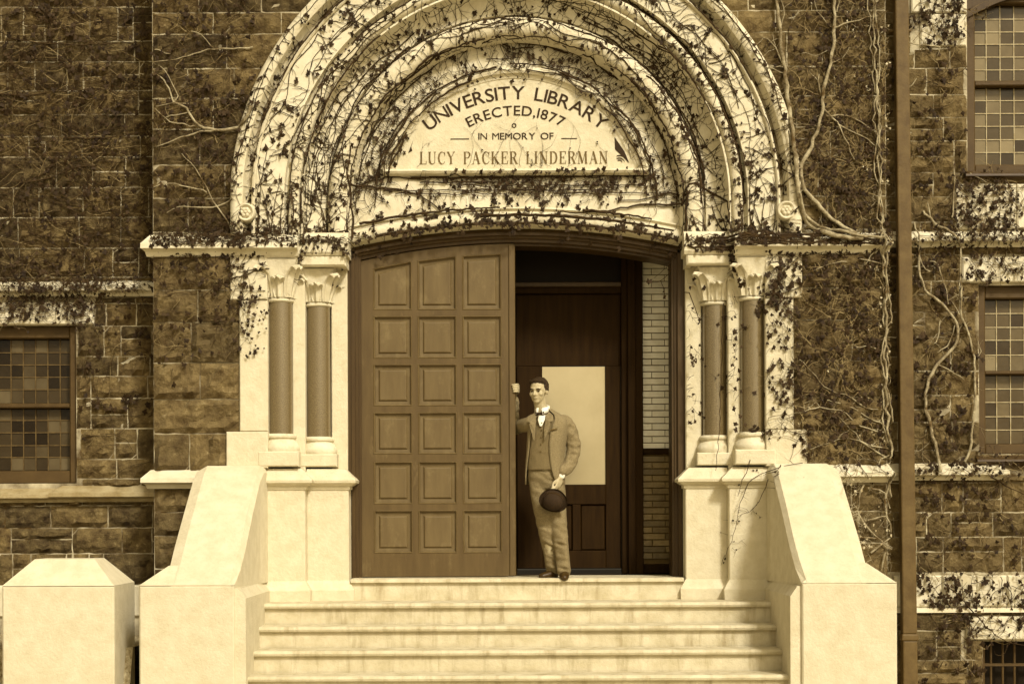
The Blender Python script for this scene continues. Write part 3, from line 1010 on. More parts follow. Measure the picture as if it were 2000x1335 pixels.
YV = 1.1    # inner wall of the vestibule
vx0, vx1 = X0 - 1.55, PX(1345, YV)
L(MB().box(vx0 - .1, vx0, .6, YV + .1, 0, 3.6), "vestibule_side", 'plaster')
L(MB().box(vx1, vx1 + .1, .62, YV + .1, 0, 3.6), "vestibule_side", 'plaster')
L(MB().box(vx0, vx1, .63, YV + .1, 3.3, 3.4), "vestibule_ceiling", 'plaster')
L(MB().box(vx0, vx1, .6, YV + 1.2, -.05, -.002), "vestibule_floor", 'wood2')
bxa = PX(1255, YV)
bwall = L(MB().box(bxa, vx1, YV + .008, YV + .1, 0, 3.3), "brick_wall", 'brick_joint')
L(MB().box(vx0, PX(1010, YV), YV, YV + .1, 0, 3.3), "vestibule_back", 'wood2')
bme = {}
ch = 12.6 * (CD + YV) / F
z = PZ(500, YV); k = 0
zdado = PZ(876, YV)
while z - ch > .08:
    x = bxa - (0 if k % 2 else .12)
    while x < vx1 - .02:
        a, b = max(x, bxa) + .003, min(x + .21, vx1) - .003
        if b - a > .02 and not (zdado - .06 < z - ch / 2 < zdado):
            m_ = 'brick_pale' if z > zdado else 'brick_brown'
            key = (round(b - a, 3), m_)
            if key not in bme:
                me = MB().cbox(0, b - a, -.008, .012, 0, ch - .008, .003).mesh("brick")
                me.materials.append(M[m_]); bme[key] = me
            o = bpy.data.objects.new("brick", bme[key]); col.objects.link(o)
            o.parent = bwall; o.matrix_parent_inverse = Matrix.Identity(4)
            o.location = (a, YV, z - ch + .004)
        x += .21
    z -= ch; k += 1
L(MB().cbox(bxa, vx1, YV - .03, YV + .05, zdado - .055, zdado, .01), "dado_rail", 'wood2')
L(MB().cbox(bxa, vx1, YV - .03, YV + .05, .0, .09, .01), "skirting", 'wood2')

# inner door with plate glass
YI = YV - .02
idr = empty("inner_door", (PX(1120, YI), YI, 0)); idr.parent = lib; idr.matrix_parent_inverse = Matrix.Translation(-Vector(lib.location))
tag(idr, "dark inner door with a tall silvery glass pane")
def ID(mb, name, m='wood2'):
    o = mb.obj(name, m, idr)
    o.matrix_parent_inverse = Matrix.Translation(-Vector(idr.location))
    return o
def ibox(px0, px1, py0, py1, y0, y1, c=.006):
    return MB().cbox(PX(px0, YI), PX(px1, YI), y0, y1, max(0, PZ(py1, YI)), PZ(py0, YI), c)
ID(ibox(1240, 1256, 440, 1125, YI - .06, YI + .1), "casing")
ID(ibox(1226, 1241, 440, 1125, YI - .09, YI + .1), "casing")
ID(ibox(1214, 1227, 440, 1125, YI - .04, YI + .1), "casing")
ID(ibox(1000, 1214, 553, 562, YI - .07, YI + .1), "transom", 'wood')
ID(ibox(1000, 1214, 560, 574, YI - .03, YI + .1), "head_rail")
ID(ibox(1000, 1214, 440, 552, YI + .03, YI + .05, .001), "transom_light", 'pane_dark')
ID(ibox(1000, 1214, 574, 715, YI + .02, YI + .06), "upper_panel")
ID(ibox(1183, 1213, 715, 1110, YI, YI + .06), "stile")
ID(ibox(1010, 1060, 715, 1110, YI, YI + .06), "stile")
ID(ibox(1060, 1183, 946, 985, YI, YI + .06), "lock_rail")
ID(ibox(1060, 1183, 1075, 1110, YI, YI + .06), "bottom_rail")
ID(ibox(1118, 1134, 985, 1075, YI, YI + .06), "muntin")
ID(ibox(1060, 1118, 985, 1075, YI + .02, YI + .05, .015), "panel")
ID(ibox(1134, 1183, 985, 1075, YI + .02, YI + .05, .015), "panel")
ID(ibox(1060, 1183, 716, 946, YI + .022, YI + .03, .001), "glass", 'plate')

# ------------------------------------------------------------------ windows of leaded panes
def window(rect, Y, cols_x, rows_z, pm, label, arch=0.0, came='came', depth=.16):
    """rect opening; panes lie between the given x edges and z edge groups (one group per sash)"""
    x0, x1, z0, z1 = rect
    w = empty("window", ((x0 + x1) / 2, Y + depth, z0))
    w.parent = lib; w.matrix_parent_inverse = Matrix.Translation(-Vector(lib.location))
    if label: w["label"] = label
    def add(mb, name, m):
        o = mb.obj(name, m, w)
        o.matrix_parent_inverse = Matrix.Translation(-Vector(w.location))
        return o
    yg = Y + depth
    xs0, xs1 = cols_x[0], cols_x[-1]
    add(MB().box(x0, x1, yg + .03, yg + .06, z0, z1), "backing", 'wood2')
    add(MB().cbox(x0, xs0 - .004, Y + .05, yg + .03, z0, z1, .01), "side_frame", 'sash')
    add(MB().cbox(xs1, x1, Y + .05, yg + .03, z0, z1, .01), "side_frame", 'sash')
    zs = [g_ for g_ in rows_z]
    lo = z0
    for g_ in sorted(zs, key=lambda g_: g_[0]):
        if g_[0] - lo > .01:
            add(MB().cbox(xs0 - .004, xs1, Y + .07, yg + .03, lo, g_[0] - .004, .01), "sash_rail", 'sash')
        lo = g_[-1] + .004
    if z1 - lo > .01:
        add(MB().cbox(xs0 - .004, xs1, Y + .07, yg + .03, lo, z1, .01), "sash_rail", 'sash')
    cm = MB()
    for g_ in zs:
        for a, b in zip(g_, g_[1:]):
            for c, d in zip(cols_x, cols_x[1:]):
                if c > 5.0 or d < -5.2: continue
                p = MB().cbox(c + .002, d - .002, yg + rnd.uniform(-.002, .002), yg + .02, a + .002, b - .002, .002)
                add(p, "pane", pm)
        for zz in g_[1:-1]:
            cm.box(xs0, xs1, yg - .008, yg + .005, zz - .004, zz + .004)
        for c in cols_x[1:-1]:
            cm.box(c - .004, c + .004, yg - .0085, yg + .0045, g_[0], g_[-1])
    add(cm, "glazing_lead", came)["kind"] = "stuff"
    return w
def edges(lo, hi, n):
    return [lo + (hi - lo) * k / n for k in range(n + 1)]
YG = WY + .16
window(wl, WY, [PX(p, YG) for p in range(143 - 13 * 24, 144, 24)], [[PZ(p, YG) for p in (784, 757, 733, 709, 685, 660)], [PZ(p, YG) for p in (915, 889, 866, 841, 817, 795)]], 'pane',
       "dark window of small leaded panes of uneven tint", came='came_dark')
window(wr_up, WY, [PX(p, YG) for p in range(1902, 2180, 27)], [[PZ(p, YG) for p in (328, 302, 277, 251, 226, 201, 177)], [PZ(p, YG) for p in (165, 141, 116, 91, 67, 42, 17)]], 'pane_right',
       "tall upper window of small leaded panes")
window(wr, WY, [PX(p, YG) for p in range(1920, 2180, 27)], [[PZ(p, YG) for p in (870, 843, 817, 789, 763, 737)], [PZ(p, YG) for p in (728, 697, 668, 643, 616, 590)]], 'pane_right',
       "window of small leaded panes behind the vines")
# segmental head over the upper window
xm = PX(2050, YW)
poly = [(PX(1889, YW), PZ(-10, YW))] + [(PX(1889 + q * 14, YW), PZ(42 - 42 * math.sin(math.pi / 2 * min(1, q / 10)), YW)) for q in range(0, 20)] + [(PX(1889 + 19 * 14, YW), PZ(-10, YW))]
L(MB().prism([(PX(1888, YW), PZ(-45, YW)), (PX(1888, YW), PZ(40, YW))] + [(PX(1888 + q * 12, YW), PZ(40 - 46 * math.sin(math.pi / 2 * min(1, q / 11.)), YW)) for q in range(1, 14)] + [(PX(2040, YW), PZ(-45, YW))], WY + .03, WY + .2), "window_head", 'wood')
wb = empty("window", (PX(1980, YW), WY + .15, -.9)); wb.parent = lib; wb.matrix_parent_inverse = Matrix.Translation(-Vector(lib.location))
wb["label"] = "barred basement window"
def WB(mb, name, m):
    o = mb.obj(name, m, wb); o.matrix_parent_inverse = Matrix.Translation(-Vector(wb.location))
WB(MB().box(wr_base[0], wr_base[1], WY + .22, WY + .25, -1.1, wr_base[3]), "glass", 'pane_dark')
WB(MB().cbox(wr_base[0], wr_base[0] + .05, WY + .1, WY + .22, -1.1, wr_base[3], .01), "side_frame", 'sash')
for k in range(6):
    x = PX(1934 + 23 * k, WY + .12)
    WB(MB().tube([(x, WY + .12, -1.1), (x, WY + .12, wr_base[3])], .011, 8), "bar", 'iron')
WB(MB().box(wr_base[0], wr_base[1], WY + .105, WY + .135, PZ(1303, YW) - .012, PZ(1303, YW) + .012), "cross_bar", 'iron')

# ------------------------------------------------------------------ steps
steps = empty("front_steps", (X0, -1.2, -1.1))
tag(steps, "pale stone flight of steps rising to the library door", "steps")
y_edge = -.40
z = zS
k = 0
HS = 2.17
while z > -1.05:
    zn = z - .174
    yb = .6 if k == 0 else y_edge + .32
    prof = [(yb, z), (y_edge + .012, z), (y_edge, z - .008), (y_edge - .006, z - .022), (y_edge, z - .038), (y_edge + .012, z - .046), (y_edge + .036, z - .05), (y_edge + .04, zn - .01), (yb, zn - .01)]
    mb = MB().extrude_x(prof, X0 - HS, X0 + HS)
    o = mb.obj("step", 'steps', steps)
    o.matrix_parent_inverse = Matrix.Translation(-Vector(steps.location))
    z = zn; y_edge -= .30; k += 1

# ------------------------------------------------------------------ stair parapets with piers
YP = -1.42
def parapet(sgn, label):
    root = empty("stair_parapet", (X0 + sgn * 2.5, YP, -1.1))
    tag(root, label, "parapet")
    def A(mb, name, m='stone_clean'):
        o = mb.obj(name, m, root)
        o.matrix_parent_inverse = Matrix.Translation(-Vector(root.location))
        return o
    # raking wall: cross-sections along y, (y, top z, inner top u, inner u, outer top u, outer u, chamfer)
    zt0 = PZ(908, 0)
    secs = [(.02, zt0, 2.10, 2.14, 2.66, 2.72), (-.18, zt0 - .0, 2.12, 2.15, 2.66, 2.72), (-.30, zt0 - .08, 2.13, 2.165, 2.67, 2.73),
            (-.62, zt0 - .33, 2.15, 2.175, 2.68, 2.74), (-1.0, zt0 - .63, 2.16, 2.18, 2.69, 2.75), (-1.2, .188, 2.17, 2.19, 2.69, 2.75), (YP + .004, .020, 2.20, 2.212, 2.70, 2.76)]
    rows = []
    for (y, zt_, uit, ui, uot, uo) in secs:
        rows.append([(X0 + sgn * ui, y, -.02), (X0 + sgn * ui, y, zt_ - min(.06, zt_ + .01)), (X0 + sgn * (ui + .035), y, zt_), (X0 + sgn * (uot - .03), y, zt_), (X0 + sgn * uo, y, zt_ - min(.05, zt_ + .01)), (X0 + sgn * uo, y, -.02)])
    mb = MB().grid(rows, True)
    n = len(rows) * 6
    mb.f.append(tuple(range(6))); mb.f.append(tuple(range(n - 6, n)))
    A(mb, "raking_wall")
    # plinth below with a chamfer
    prof = [(2.12, -1.1), (2.12, -.09), (2.172, -.015), (2.172, -.01), (2.77, -.01), (2.77, -1.1)]
    mb = MB()
    rows = [[(X0 + sgn * u, y, z) for u, z in prof] for y in (.05, YP + .03)]
    mb.grid(rows, True); mb.f.append(tuple(range(6))); mb.f.append(tuple(range(6, 12)))
    A(mb, "plinth")
    # end pier with a hipped cap
    pier(A, X0 + sgn * 2.205, X0 + sgn * 2.945, YP, YP + .62, .012, .15, .195)
    return root
def pier(A, xa, xb, y0, y1, ze, hip, inset):
    a, b = sorted((xa, xb))
    A(MB().cbox(a, b, y0, y1, -1.1, ze, .012), "shaft")
    rows = [[(a - .0, y0, ze), (b, y0, ze), (b, y1, ze), (a, y1, ze)], [(a + inset, y0 + inset, ze + hip), (b - inset, y0 + inset, ze + hip), (b - inset, y1 - inset, ze + hip), (a + inset, y1 - inset, ze + hip)]]
    rows[0] = [(x, y, z + .002) for x, y, z in rows[0]]
    mb = MB().grid(rows, True)
    mb.f.append((0, 1, 2, 3)); mb.f.append((4, 5, 6, 7))
    A(mb, "hipped_cap")
parapet(-1, "sunlit stair parapet whose end pier stands beside the free-standing pier")
parapet(1, "pale stair parapet with end pier beside the drainpipe, vines along its outer edge")
gp = empty("gate_pier", (PX(112, YP), YP + .35, -1.1))
tag(gp, "free-standing pale stone pier with a hipped top at the picture's edge", "pier")
def GA(mb, name, m='stone_clean'):
    o = mb.obj(name, m, gp); o.matrix_parent_inverse = Matrix.Translation(-Vector(gp.location)); return o
pier(GA, PX(3, YP), PX(222, YP), YP, YP + .72, .012, .205, .20)

# ------------------------------------------------------------------ drainpipe
dp = empty("drainpipe", (PX(1780, .4), .42, -1.1))
tag(dp, "tall brown drainpipe running up the wall beside the vines", "drainpipe")
def DA(mb, name, m='pipe'):
    o = mb.obj(name, m, dp, False, .012); o.matrix_parent_inverse = Matrix.Translation(-Vector(dp.location)); return o
yp = .34
def pipe_x(z):
    t = (z - PZ(1335, yp)) / (PZ(0, yp) - PZ(1335, yp))
    return PX(1775, yp) + (PX(1763, yp) - PX(1775, yp)) * t
def seg(z0, z1, w, d):
    xa, xb = pipe_x(z0), pipe_x(z1)
    return MB().add([(xa - w, yp - d, z0), (xa + w, yp - d, z0), (xa + w, yp + d, z0), (xa - w, yp + d, z0), (xb - w * .93, yp - d, z1), (xb + w * .93, yp - d, z1), (xb + w * .93, yp + d, z1), (xb - w * .93, yp + d, z1)],
                    [(0, 3, 2, 1), (4, 5, 6, 7), (0, 1, 5, 4), (1, 2, 6, 5), (2, 3, 7, 6), (3, 0, 4, 7)])
zj = PZ(1246, yp)
DA(seg(-1.1, zj - .03, .068, .05), "pipe")
DA(seg(zj - .03, zj + .03, .076, .058), "collar")
DA(seg(zj + .03, 5.6, .064, .048), "pipe")
for py in (500, 60):
    zz = PZ(py, yp)
    DA(MB().box(pipe_x(zz) - .1, pipe_x(zz) + .1, yp + .035, WY - .03, zz - .015, zz + .015), "bracket")
# ------------------------------------------------------------------ climbing vines
vr = random.Random(41)
def arch_y(r):
    if 1.99 < r < 2.238: return -.036
    for (a, ya), (b, yb) in zip(ARCHPROF, ARCHPROF[1:]):
        if a <= r <= b:
            t = 0 if b - a < 1e-6 else (r - a) / (b - a)
            return ya + (yb - ya) * t
    return -.05
def surf(x, z):
    """y of the masonry face at (x, z)"""
    if x < BAY0 or x > BAY1 + .03:
        if x > 0 and abs(z - PZ(468, WY)) < .06: return WY - .13
        if x > 0 and abs(z - PZ(920, WY)) < .06: return WY - .13
        if x < 0 and abs(z - PZ(558, WY)) < .06: return WY - .12
        return WY - .04
    dx = x - X0
    if z > SP - .01:
        r = math.hypot(dx, z - CZ0) if z > CZ0 else abs(dx)
        if r < 1.44:
            rr = math.hypot(dx, z - CZ0)
            if z > zb and 1.12 < rr < 1.25: return .24
            if abs(z - zb) < .04 and abs(dx) < 1.17: return .225
            zl = zd_top - RD + math.sqrt(RD ** 2 - dx * dx)
            if z < zl + .17: return .235
            return YT - .01
        if r < 2.45: return arch_y(r)
        return -.035
    a = abs(dx)
    if z > 2.80:
        if a > 1.87: return -.13 if z > 2.84 else -.05
        if a > 1.45: return .02
        zl = zd_top - RD + math.sqrt(max(0, RD ** 2 - dx * dx))
        return .235 if z > zl - .02 else .34
    if abs(z - .93) < .07 and a > 2.2: return -.15
    if z < .97:
        if a > 2.15 and a < 2.75: return -.35
        if a > 1.82: return -.03
        if a > 1.46: return .10
        return .4
    if a > 2.137: return -.05
    if a > 1.84: return .02
    if a > 1.5: return .18
    return .4

class Vine:
    def __init__(s, name, label, px, py, Y, bark='vine', twigm=None, leafm='leaf', group=None):
        s.root = empty(name, (PX(px, Y), Y, PZ(py, Y)))
        tag(s.root, label, "vine", group)
        s.stem, s.twig, s.leaf = MB(), MB(), MB()
        s.stems = []; s.twig2 = MB(); s.pale = 0.0; s.thin = .34
        s.bark, s.twigm, s.leafm = bark, twigm or bark, leafm
    def lay(s, pts, r0, r1, mb=None, sides=4, lift=0.0, sub=True, jitter=.0):
        """pts: (x,z) on the masonry"""
        P3 = []
        n = len(pts)
        for i, (x, z) in enumerate(pts):
            t = i / max(1, n - 1)
            r = r0 + (r1 - r0) * t
            P3.append((x, surf(x, z) - r * .8 - lift - (vr.uniform(0, jitter) if jitter else 0), z))
        ph = vr.uniform(0, 99)
        rad = [(r0 + (r1 - r0) * i / max(1, n - 1)) * (1 + .28 * noise.noise(Vector((ph + i * .35, 0, 0)))) for i in range(n)]
        if mb is s.stem:
            s.stems.append(MB().tube(P3, rad, sides))
        else:
            (mb or s.twig).tube(P3, rad, sides)
        return P3
    def smooth(s, ctrl, step=.05, wob=.008):
        """Catmull-Rom through control points (x,z)"""
        out = []
        c = [ctrl[0]] + list(ctrl) + [ctrl[-1]]
        for i in range(1, len(c) - 2):
            p0, p1, p2, p3 = [Vector(q) for q in c[i - 1:i + 3]]
            n = max(2, int((p2 - p1).length / step))
            for k in range(n):
                t = k / n
                q = .5 * ((2 * p1) + (-p0 + p2) * t + (2 * p0 - 5 * p1 + 4 * p2 - p3) * t * t + (-p0 + 3 * p1 - 3 * p2 + p3) * t ** 3)
                out.append((q.x + vr.uniform(-wob, wob), q.y + vr.uniform(-wob, wob)))
        out.append(tuple(ctrl[-1]))
        return out
    def main(s, pxpts, r0px, r1px, Y=0, mb=None, sides=7, lift=0.0, wob=.009):
        k_ = .85 if max(r0px, r1px) > 4.2 else .68
        r0px, r1px = r0px * k_, r1px * k_
        ctrl = [(PX(a, Y), PZ(b, Y)) for a, b in pxpts]
        pts = s.smooth(ctrl, .05, wob)
        s.lay(pts, r0px / 227., r1px / 227., mb or s.stem, sides, lift)
        return pts
    def add_leaf(s, x, z, size, lift=.02, y=None):
        if vr.random() < s.thin: return
        size *= 1.28
        y = (surf(x, z) if y is None else y) - lift
        ang = vr.uniform(0, 6.28)
        tilt = vr.uniform(-.7, .7); tilt2 = vr.uniform(-.7, .7)
        n = 10
        vs_ = [(x, y - size * .12, z)]
        for k in range(n):
            a = ang + 2 * math.pi * k / n
            r = size * ((.62 if k % 2 else 1.0) * vr.uniform(.75, 1.1))
            if k == 0: r *= .35
            dx, dz = r * math.cos(a) * .85, r * math.sin(a)
            vs_.append((x + dx, y + dx * tilt + dz * tilt2, z + dz))
        s.leaf.add(vs_, [(0, k + 1, (k + 1) % n + 1) for k in range(n)])
    def grow(s, x, z, ang, length, r0, leafp=.2, lsize=(.012, .03), wander=.35, branch=.12, depth=1, grav=0.0, lift=0.0, step=.032, mb=None, clip=None, stiff=False):
        pts = [(x, z)]
        d = 0
        a = ang
        kids = []
        while d < length:
            a += vr.gauss(0, wander)
            if stiff: a += (ang - a) * .25
            x += math.cos(a) * step; z += math.sin(a) * step - grav * step
            if clip and not clip(x, z): break
            if abs(x) > 4.8 or z > 5.3 or z < -.9: break
            pts.append((x, z))
            d += step
            if vr.random() < leafp:
                s.add_leaf(x + vr.uniform(-.015, .015), z + vr.uniform(-.015, .015), vr.uniform(*lsize), .012 + lift)
            if depth > 0 and vr.random() < branch:
                kids.append((x, z, a + vr.choice([-1, 1]) * vr.uniform(.5, 1.3)))
        if len(pts) > 2:
            s.lay(pts, r0, r0 * .35, mb or (s.twig2 if vr.random() < s.pale else s.twig), 3, lift + .002, jitter=.006)
        for k in kids:
            s.grow(k[0], k[1], k[2], length * vr.uniform(.3, .6), r0 * .7, leafp, lsize, wander, branch, depth - 1, grav, lift, step, mb, clip)
    def finish(s):
        for mb, nm, m in [(t, "stem", s.bark) for t in s.stems] + [(s.twig, "twigs", s.twigm), (s.twig2, "pale_twigs", 'twig_pale'), (s.leaf, "leaves", s.leafm)]:
            if mb.v:
                o = fast_obj(nm, mb, m, s.root, smooth=(nm == "stem"))
                o.matrix_parent_inverse = Matrix.Translation(-Vector(s.root.location))
                if nm != "stem": o["kind"] = "stuff"
    def path_twigs(s, pts, every, length, r, leafp, lsize, side=None, **kw):
        acc = 0
        for (a, b) in zip(pts, pts[1:]):
            acc += math.hypot(b[0] - a[0], b[1] - a[1])
            if acc > every * vr.uniform(.5, 1.5):
                acc = 0
                h = math.atan2(b[1] - a[1], b[0] - a[0])
                s.grow(b[0], b[1], h + vr.choice([-1, 1]) * vr.uniform(.5, 1.5), length * vr.uniform(.4, 1.2), r, leafp, lsize, **kw)

def polar(r, a):
    return (X0 + r * math.cos(a), CZ0 + r * math.sin(a))
def ring_path(rpx, a0, a1, wob=.012, drift=0.0, f=1.0):
    """concentric path; angles in degrees (0 = right spring, 180 = left)"""
    out = []
    n = max(3, int(abs(a1 - a0) / 1.3))
    ph = vr.uniform(0, 50)
    for k in range(n + 1):
        t = k / n
        a = math.radians(a0 + (a1 - a0) * t)
        r = rpx / 227. + drift * t + wob * 2 * noise.noise(Vector((t * n * .12 + ph, 0, 0))) + vr.uniform(-.004, .004)
        out.append(polar(r, a))
    return out

def clear_panel(x, z):
    """keep the lettering readable"""
    rr = math.hypot(x - X0, z - CZ0)
    return not (z > zb - .0 and rr < 1.09)

def arch_vine(v, lo, hi):
    """dress one half of the arch; lo..hi degrees"""
    def A(): return vr.uniform(lo, hi)
    # long stems that run along the mouldings
    for rpx, cnt, rad, wob in ((516, 5, .009, .012), (450, 3, .007, .02), (446, 3, .009, .012), (418, 4, .009, .012), (408, 3, .005, .02), (374, 5, .009, .012), (366, 3, .006, .03), (330, 5, .010, .014), (322, 3, .007, .02), (475, 4, .004, .08), (500, 4, .004, .06), (350, 3, .005, .05), (430, 3, .005, .05),
                             (281, 5, .009, .016), (262, 4, .010, .012), (300, 3, .005, .05), (392, 3, .005, .04), (540, 3, .005, .03), (268, 3, .005, .03)):
        for k in range(cnt):
            a = A(); b = a + vr.choice([-1, 1]) * vr.uniform(18, 62)
            b = max(lo, min(hi, b))
            if abs(b - a) < 8: continue
            p = ring_path(rpx + vr.uniform(-4, 4), a, b, wob)
            v.lay(p, rad * vr.uniform(.6, 1.15), rad * .5, v.stem if rad > .008 else v.twig, 4, .003)
            v.path_twigs(p, .13, .15, .0032, .16, (.009, .026), wander=.45, branch=.1, clip=clear_panel)
    # fans of fine twigs across the hollows
    for r_in, r_out, cnt in ((372, 412, 85), (282, 326, 95), (455, 505, 26), (412, 445, 50), (328, 372, 50), (520, 552, 60), (255, 285, 34)):
        for k in range(cnt):
            a = math.radians(A())
            inward = vr.random() < .5
            r = (r_out if inward else r_in) / 227.
            x, z = polar(r, a)
            if z < SP + .02 or not clear_panel(x, z): continue
            ang = a + (math.pi if inward else 0) + vr.gauss(0, .75)
            v.grow(x, z, ang, (r_out - r_in) / 227. * vr.uniform(.6, 1.5), vr.uniform(.0022, .004), .12, (.008, .02), wander=.28, branch=.10, clip=clear_panel)
    # dark leaf clusters clinging to the rolls
    for rpx, cnt, spread in ((445, 20, 6), (350, 26, 14), (330, 20, 8), (535, 30, 9), (430, 22, 9), (268, 12, 8), (300, 12, 18), (375, 16, 5), (515, 12, 4)):
        for k in range(cnt):
            a = math.radians(A()); r = (rpx + vr.gauss(0, spread)) / 227.
            x, z = polar(r, a)
            if not clear_panel(x, z): continue
            for q in range(vr.choice([1, 2, 3, 4, 5])):
                v.add_leaf(x + vr.gauss(0, .03), z + vr.gauss(0, .03), vr.uniform(.010, .026), vr.uniform(.01, .03))
    # shoots crossing the flat band
    for k in range(22):
        a = math.radians(A()); x, z = polar(vr.uniform(452, 500) / 227., a)
        v.grow(x, z, vr.choice([0, math.pi]) + vr.gauss(0, .3), vr.uniform(.25, .6), .0045, .30, (.010, .026), wander=.16, branch=.12)
    for k in range(30):
        a = math.radians(lo + (hi - lo) * (1 - vr.random() ** 1.7 if lo > 45 else vr.random() ** 1.7)); x, z = polar(vr.uniform(450, 508) / 227., a)
        for q in range(vr.choice([1, 2, 5, 9])):
            v.add_leaf(x + vr.gauss(0, .02), z + vr.gauss(0, .032), vr.uniform(.009, .03), vr.uniform(.008, .03))
    # straight feet of the orders
    sg = 1 if lo < 45 else -1
    for upx in (505, 440, 415, 372, 330, 455, 480):
        for k in range(2):
            x = X0 + sg * upx / 227. + vr.gauss(0, .01)
            v.grow(x, SP + .01, math.pi / 2 + vr.gauss(0, .1), vr.uniform(.25, .6), .0055, .22, (.010, .026), wander=.10, branch=.18, stiff=True)

va = Vine("climbing_vine", "dense dark creeper over the half of the arch nearest the inscription's opening word", 560, 445, 0)
va.thin = .52
arch_vine(va, 88, 180)
va.main([(690, 470), (690, 420), (688, 380), (684, 340), (690, 290)], 4, 2, .25, sides=5)
va.main([(690, 362), (740, 365), (800, 372), (850, 400), (862, 412)], 3.2, 2, .28, sides=5)
va.main([(595, 470), (592, 430), (590, 390), (594, 330)], 3, 2, 0, sides=5)
va.main([(690, 365), (730, 352), (770, 345), (830, 350)], 2.4, 1.4, .28, sides=4)
va.finish()
vb = Vine("climbing_vine", "dense dark creeper over the half of the arch beside the thick pale stems", 1450, 445, 0)
vb.thin = .52
arch_vine(vb, 0, 92)
vb.main([(1342, 480), (1341, 440), (1342, 400), (1345, 365), (1375, 368), (1400, 385), (1418, 400), (1420, 440), (1424, 455)], 4, 2.5, .2, sides=5)
vb.main([(1340, 402), (1290, 400), (1240, 403), (1190, 412), (1140, 418), (1095, 415)], 3, 2, .28, sides=5)
vb.main([(1342, 385), (1310, 378), (1280, 384), (1250, 390), (1210, 392)], 2.4, 1.5, .28, sides=5)
vb.main([(1370, 375), (1367, 340), (1358, 300), (1340, 262)], 4, 2.5, .2, sides=5)
vb.main([(1500, 300), (1520, 320), (1540, 345), (1550, 355)], 2.5, 1.5, 0, sides=5)
vb.main([(1418, 455), (1400, 420), (1395, 398)], 2, 1.2, .1, sides=4)
vb.main([(1455, 440), (1480, 455), (1520, 466), (1560, 470)], 3.2, 2.5, 0, sides=5)
vb.finish()

# creeper over the lintel and the door head
vlin = Vine("climbing_vine", "tangled creeper strung along the stone lintel above the door", 1000, 440, .28)
for k in range(9):
    dr = vr.choice([.165, .16, .155, .02, .0, .09])
    x0_ = vr.uniform(-1.4, .6); x1_ = x0_ + vr.uniform(.6, 1.6)
    x1_ = min(x1_, 1.42)
    p = []
    n = int((x1_ - x0_) / .04)
    for q in range(n):
        x = x0_ + (x1_ - x0_) * q / n
        p.append((X0 + x, zd_top - RD + math.sqrt((RD + dr) ** 2 - x * x) + vr.uniform(-.005, .005)))
    if len(p) > 3:
        vlin.lay(p, .013, .007, vlin.stem, 4, .004)
        vlin.path_twigs(p, .08, .12, .0035, .5, (.012, .03), wander=.4)
for k in range(170):      # leaves hanging on the head moulding
    x = vr.uniform(-1.4, 1.4)
    zl = zd_top - RD + math.sqrt(RD ** 2 - x * x)
    z_ = zl + abs(vr.gauss(0, .05)) - .01
    for q in range(vr.choice([1, 2, 3])):
        vlin.add_leaf(X0 + x + vr.gauss(0, .02), z_ + vr.gauss(0, .012), vr.uniform(.012, .028), vr.uniform(.015, .04), .24)
for k in range(17):       # horizontal runs under the panel
    x = vr.uniform(-1.35, .4)
    z_ = zb - vr.choice([.05, .06, .10, .13, .17, .20])
    p = [(X0 + x + q * .045, z_ + .02 * noise.noise(Vector((q * .3, k * 7., 0)))) for q in range(vr.randint(12, 36)) if x + q * .045 < 1.38]
    if len(p) > 4:
        vlin.lay(p, vr.uniform(.004, .009), .003, vlin.twig, 4, .003)
        vlin.path_twigs(p, .07, .13, .003, .32, (.010, .026), wander=.4, clip=clear_panel)
for k in range(100):
    x, z_ = vr.uniform(-1.38, 1.38), zb - abs(vr.gauss(.1, .08))
    if vr.random() < .45: x = vr.gauss(.4, .35)
    vlin.grow(X0 + x, z_, vr.uniform(-3.14, 3.14), vr.uniform(.08, .3), .003, .35, (.010, .027), wander=.4, clip=clear_panel)
for k in range(14):       # a few hair-fine shoots crossing the inscription
    x = vr.uniform(-1.0, 1.0)
    vlin.grow(X0 + x, zb + .02, math.pi / 2 + vr.gauss(0, .5), vr.uniform(.2, .55), .0018, .10, (.006, .012), wander=.2, branch=.05)
vlin.finish()

# creeper on the impost courses and capitals
vim = Vine("climbing_vine", "thin creeper with small leaves over the capitals nearest the closed door leaf", 540, 590, 0)
for k in range(160):
    x = PX(vr.uniform(305, 690), 0); z_ = vr.gauss(2.95, .05)
    vim.grow(x, z_, vr.choice([0, math.pi]) + vr.gauss(0, .35), vr.uniform(.1, .4), .0035, .3, (.010, .024), wander=.3)
for k in range(26):
    x = PX(vr.uniform(460, 590), 0); z_ = PZ(vr.uniform(490, 560), 0)
    vim.grow(x, z_, math.pi * 1.1 + vr.gauss(0, .5), vr.uniform(.1, .3), .003, .3, (.010, .024), wander=.3)
vim.main([(600, 495), (560, 515), (500, 530), (455, 545), (420, 560), (400, 580)], 2.0, 1, 0, vim.twig, 4)
vim.main([(590, 505), (540, 518), (470, 530)], 1.6, 1, 0, vim.twig, 4)
for (cx_, cy_, n_) in ((500, 580, 16), (505, 610, 14), (490, 640, 8), (488, 690, 12), (560, 540, 8), (640, 548, 8), (665, 485, 26), (680, 500, 16), (610, 500, 22), (600, 470, 14)):
    for q in range(n_):
        vim.add_leaf(PX(cx_ + vr.gauss(0, 14), 0), PZ(cy_ + vr.gauss(0, 9), 0), vr.uniform(.009, .022), .02)
vim.finish()
vim2 = Vine("climbing_vine", "leafy creeper over the capitals and pier nearest the open doorway", 1480, 840, 0)
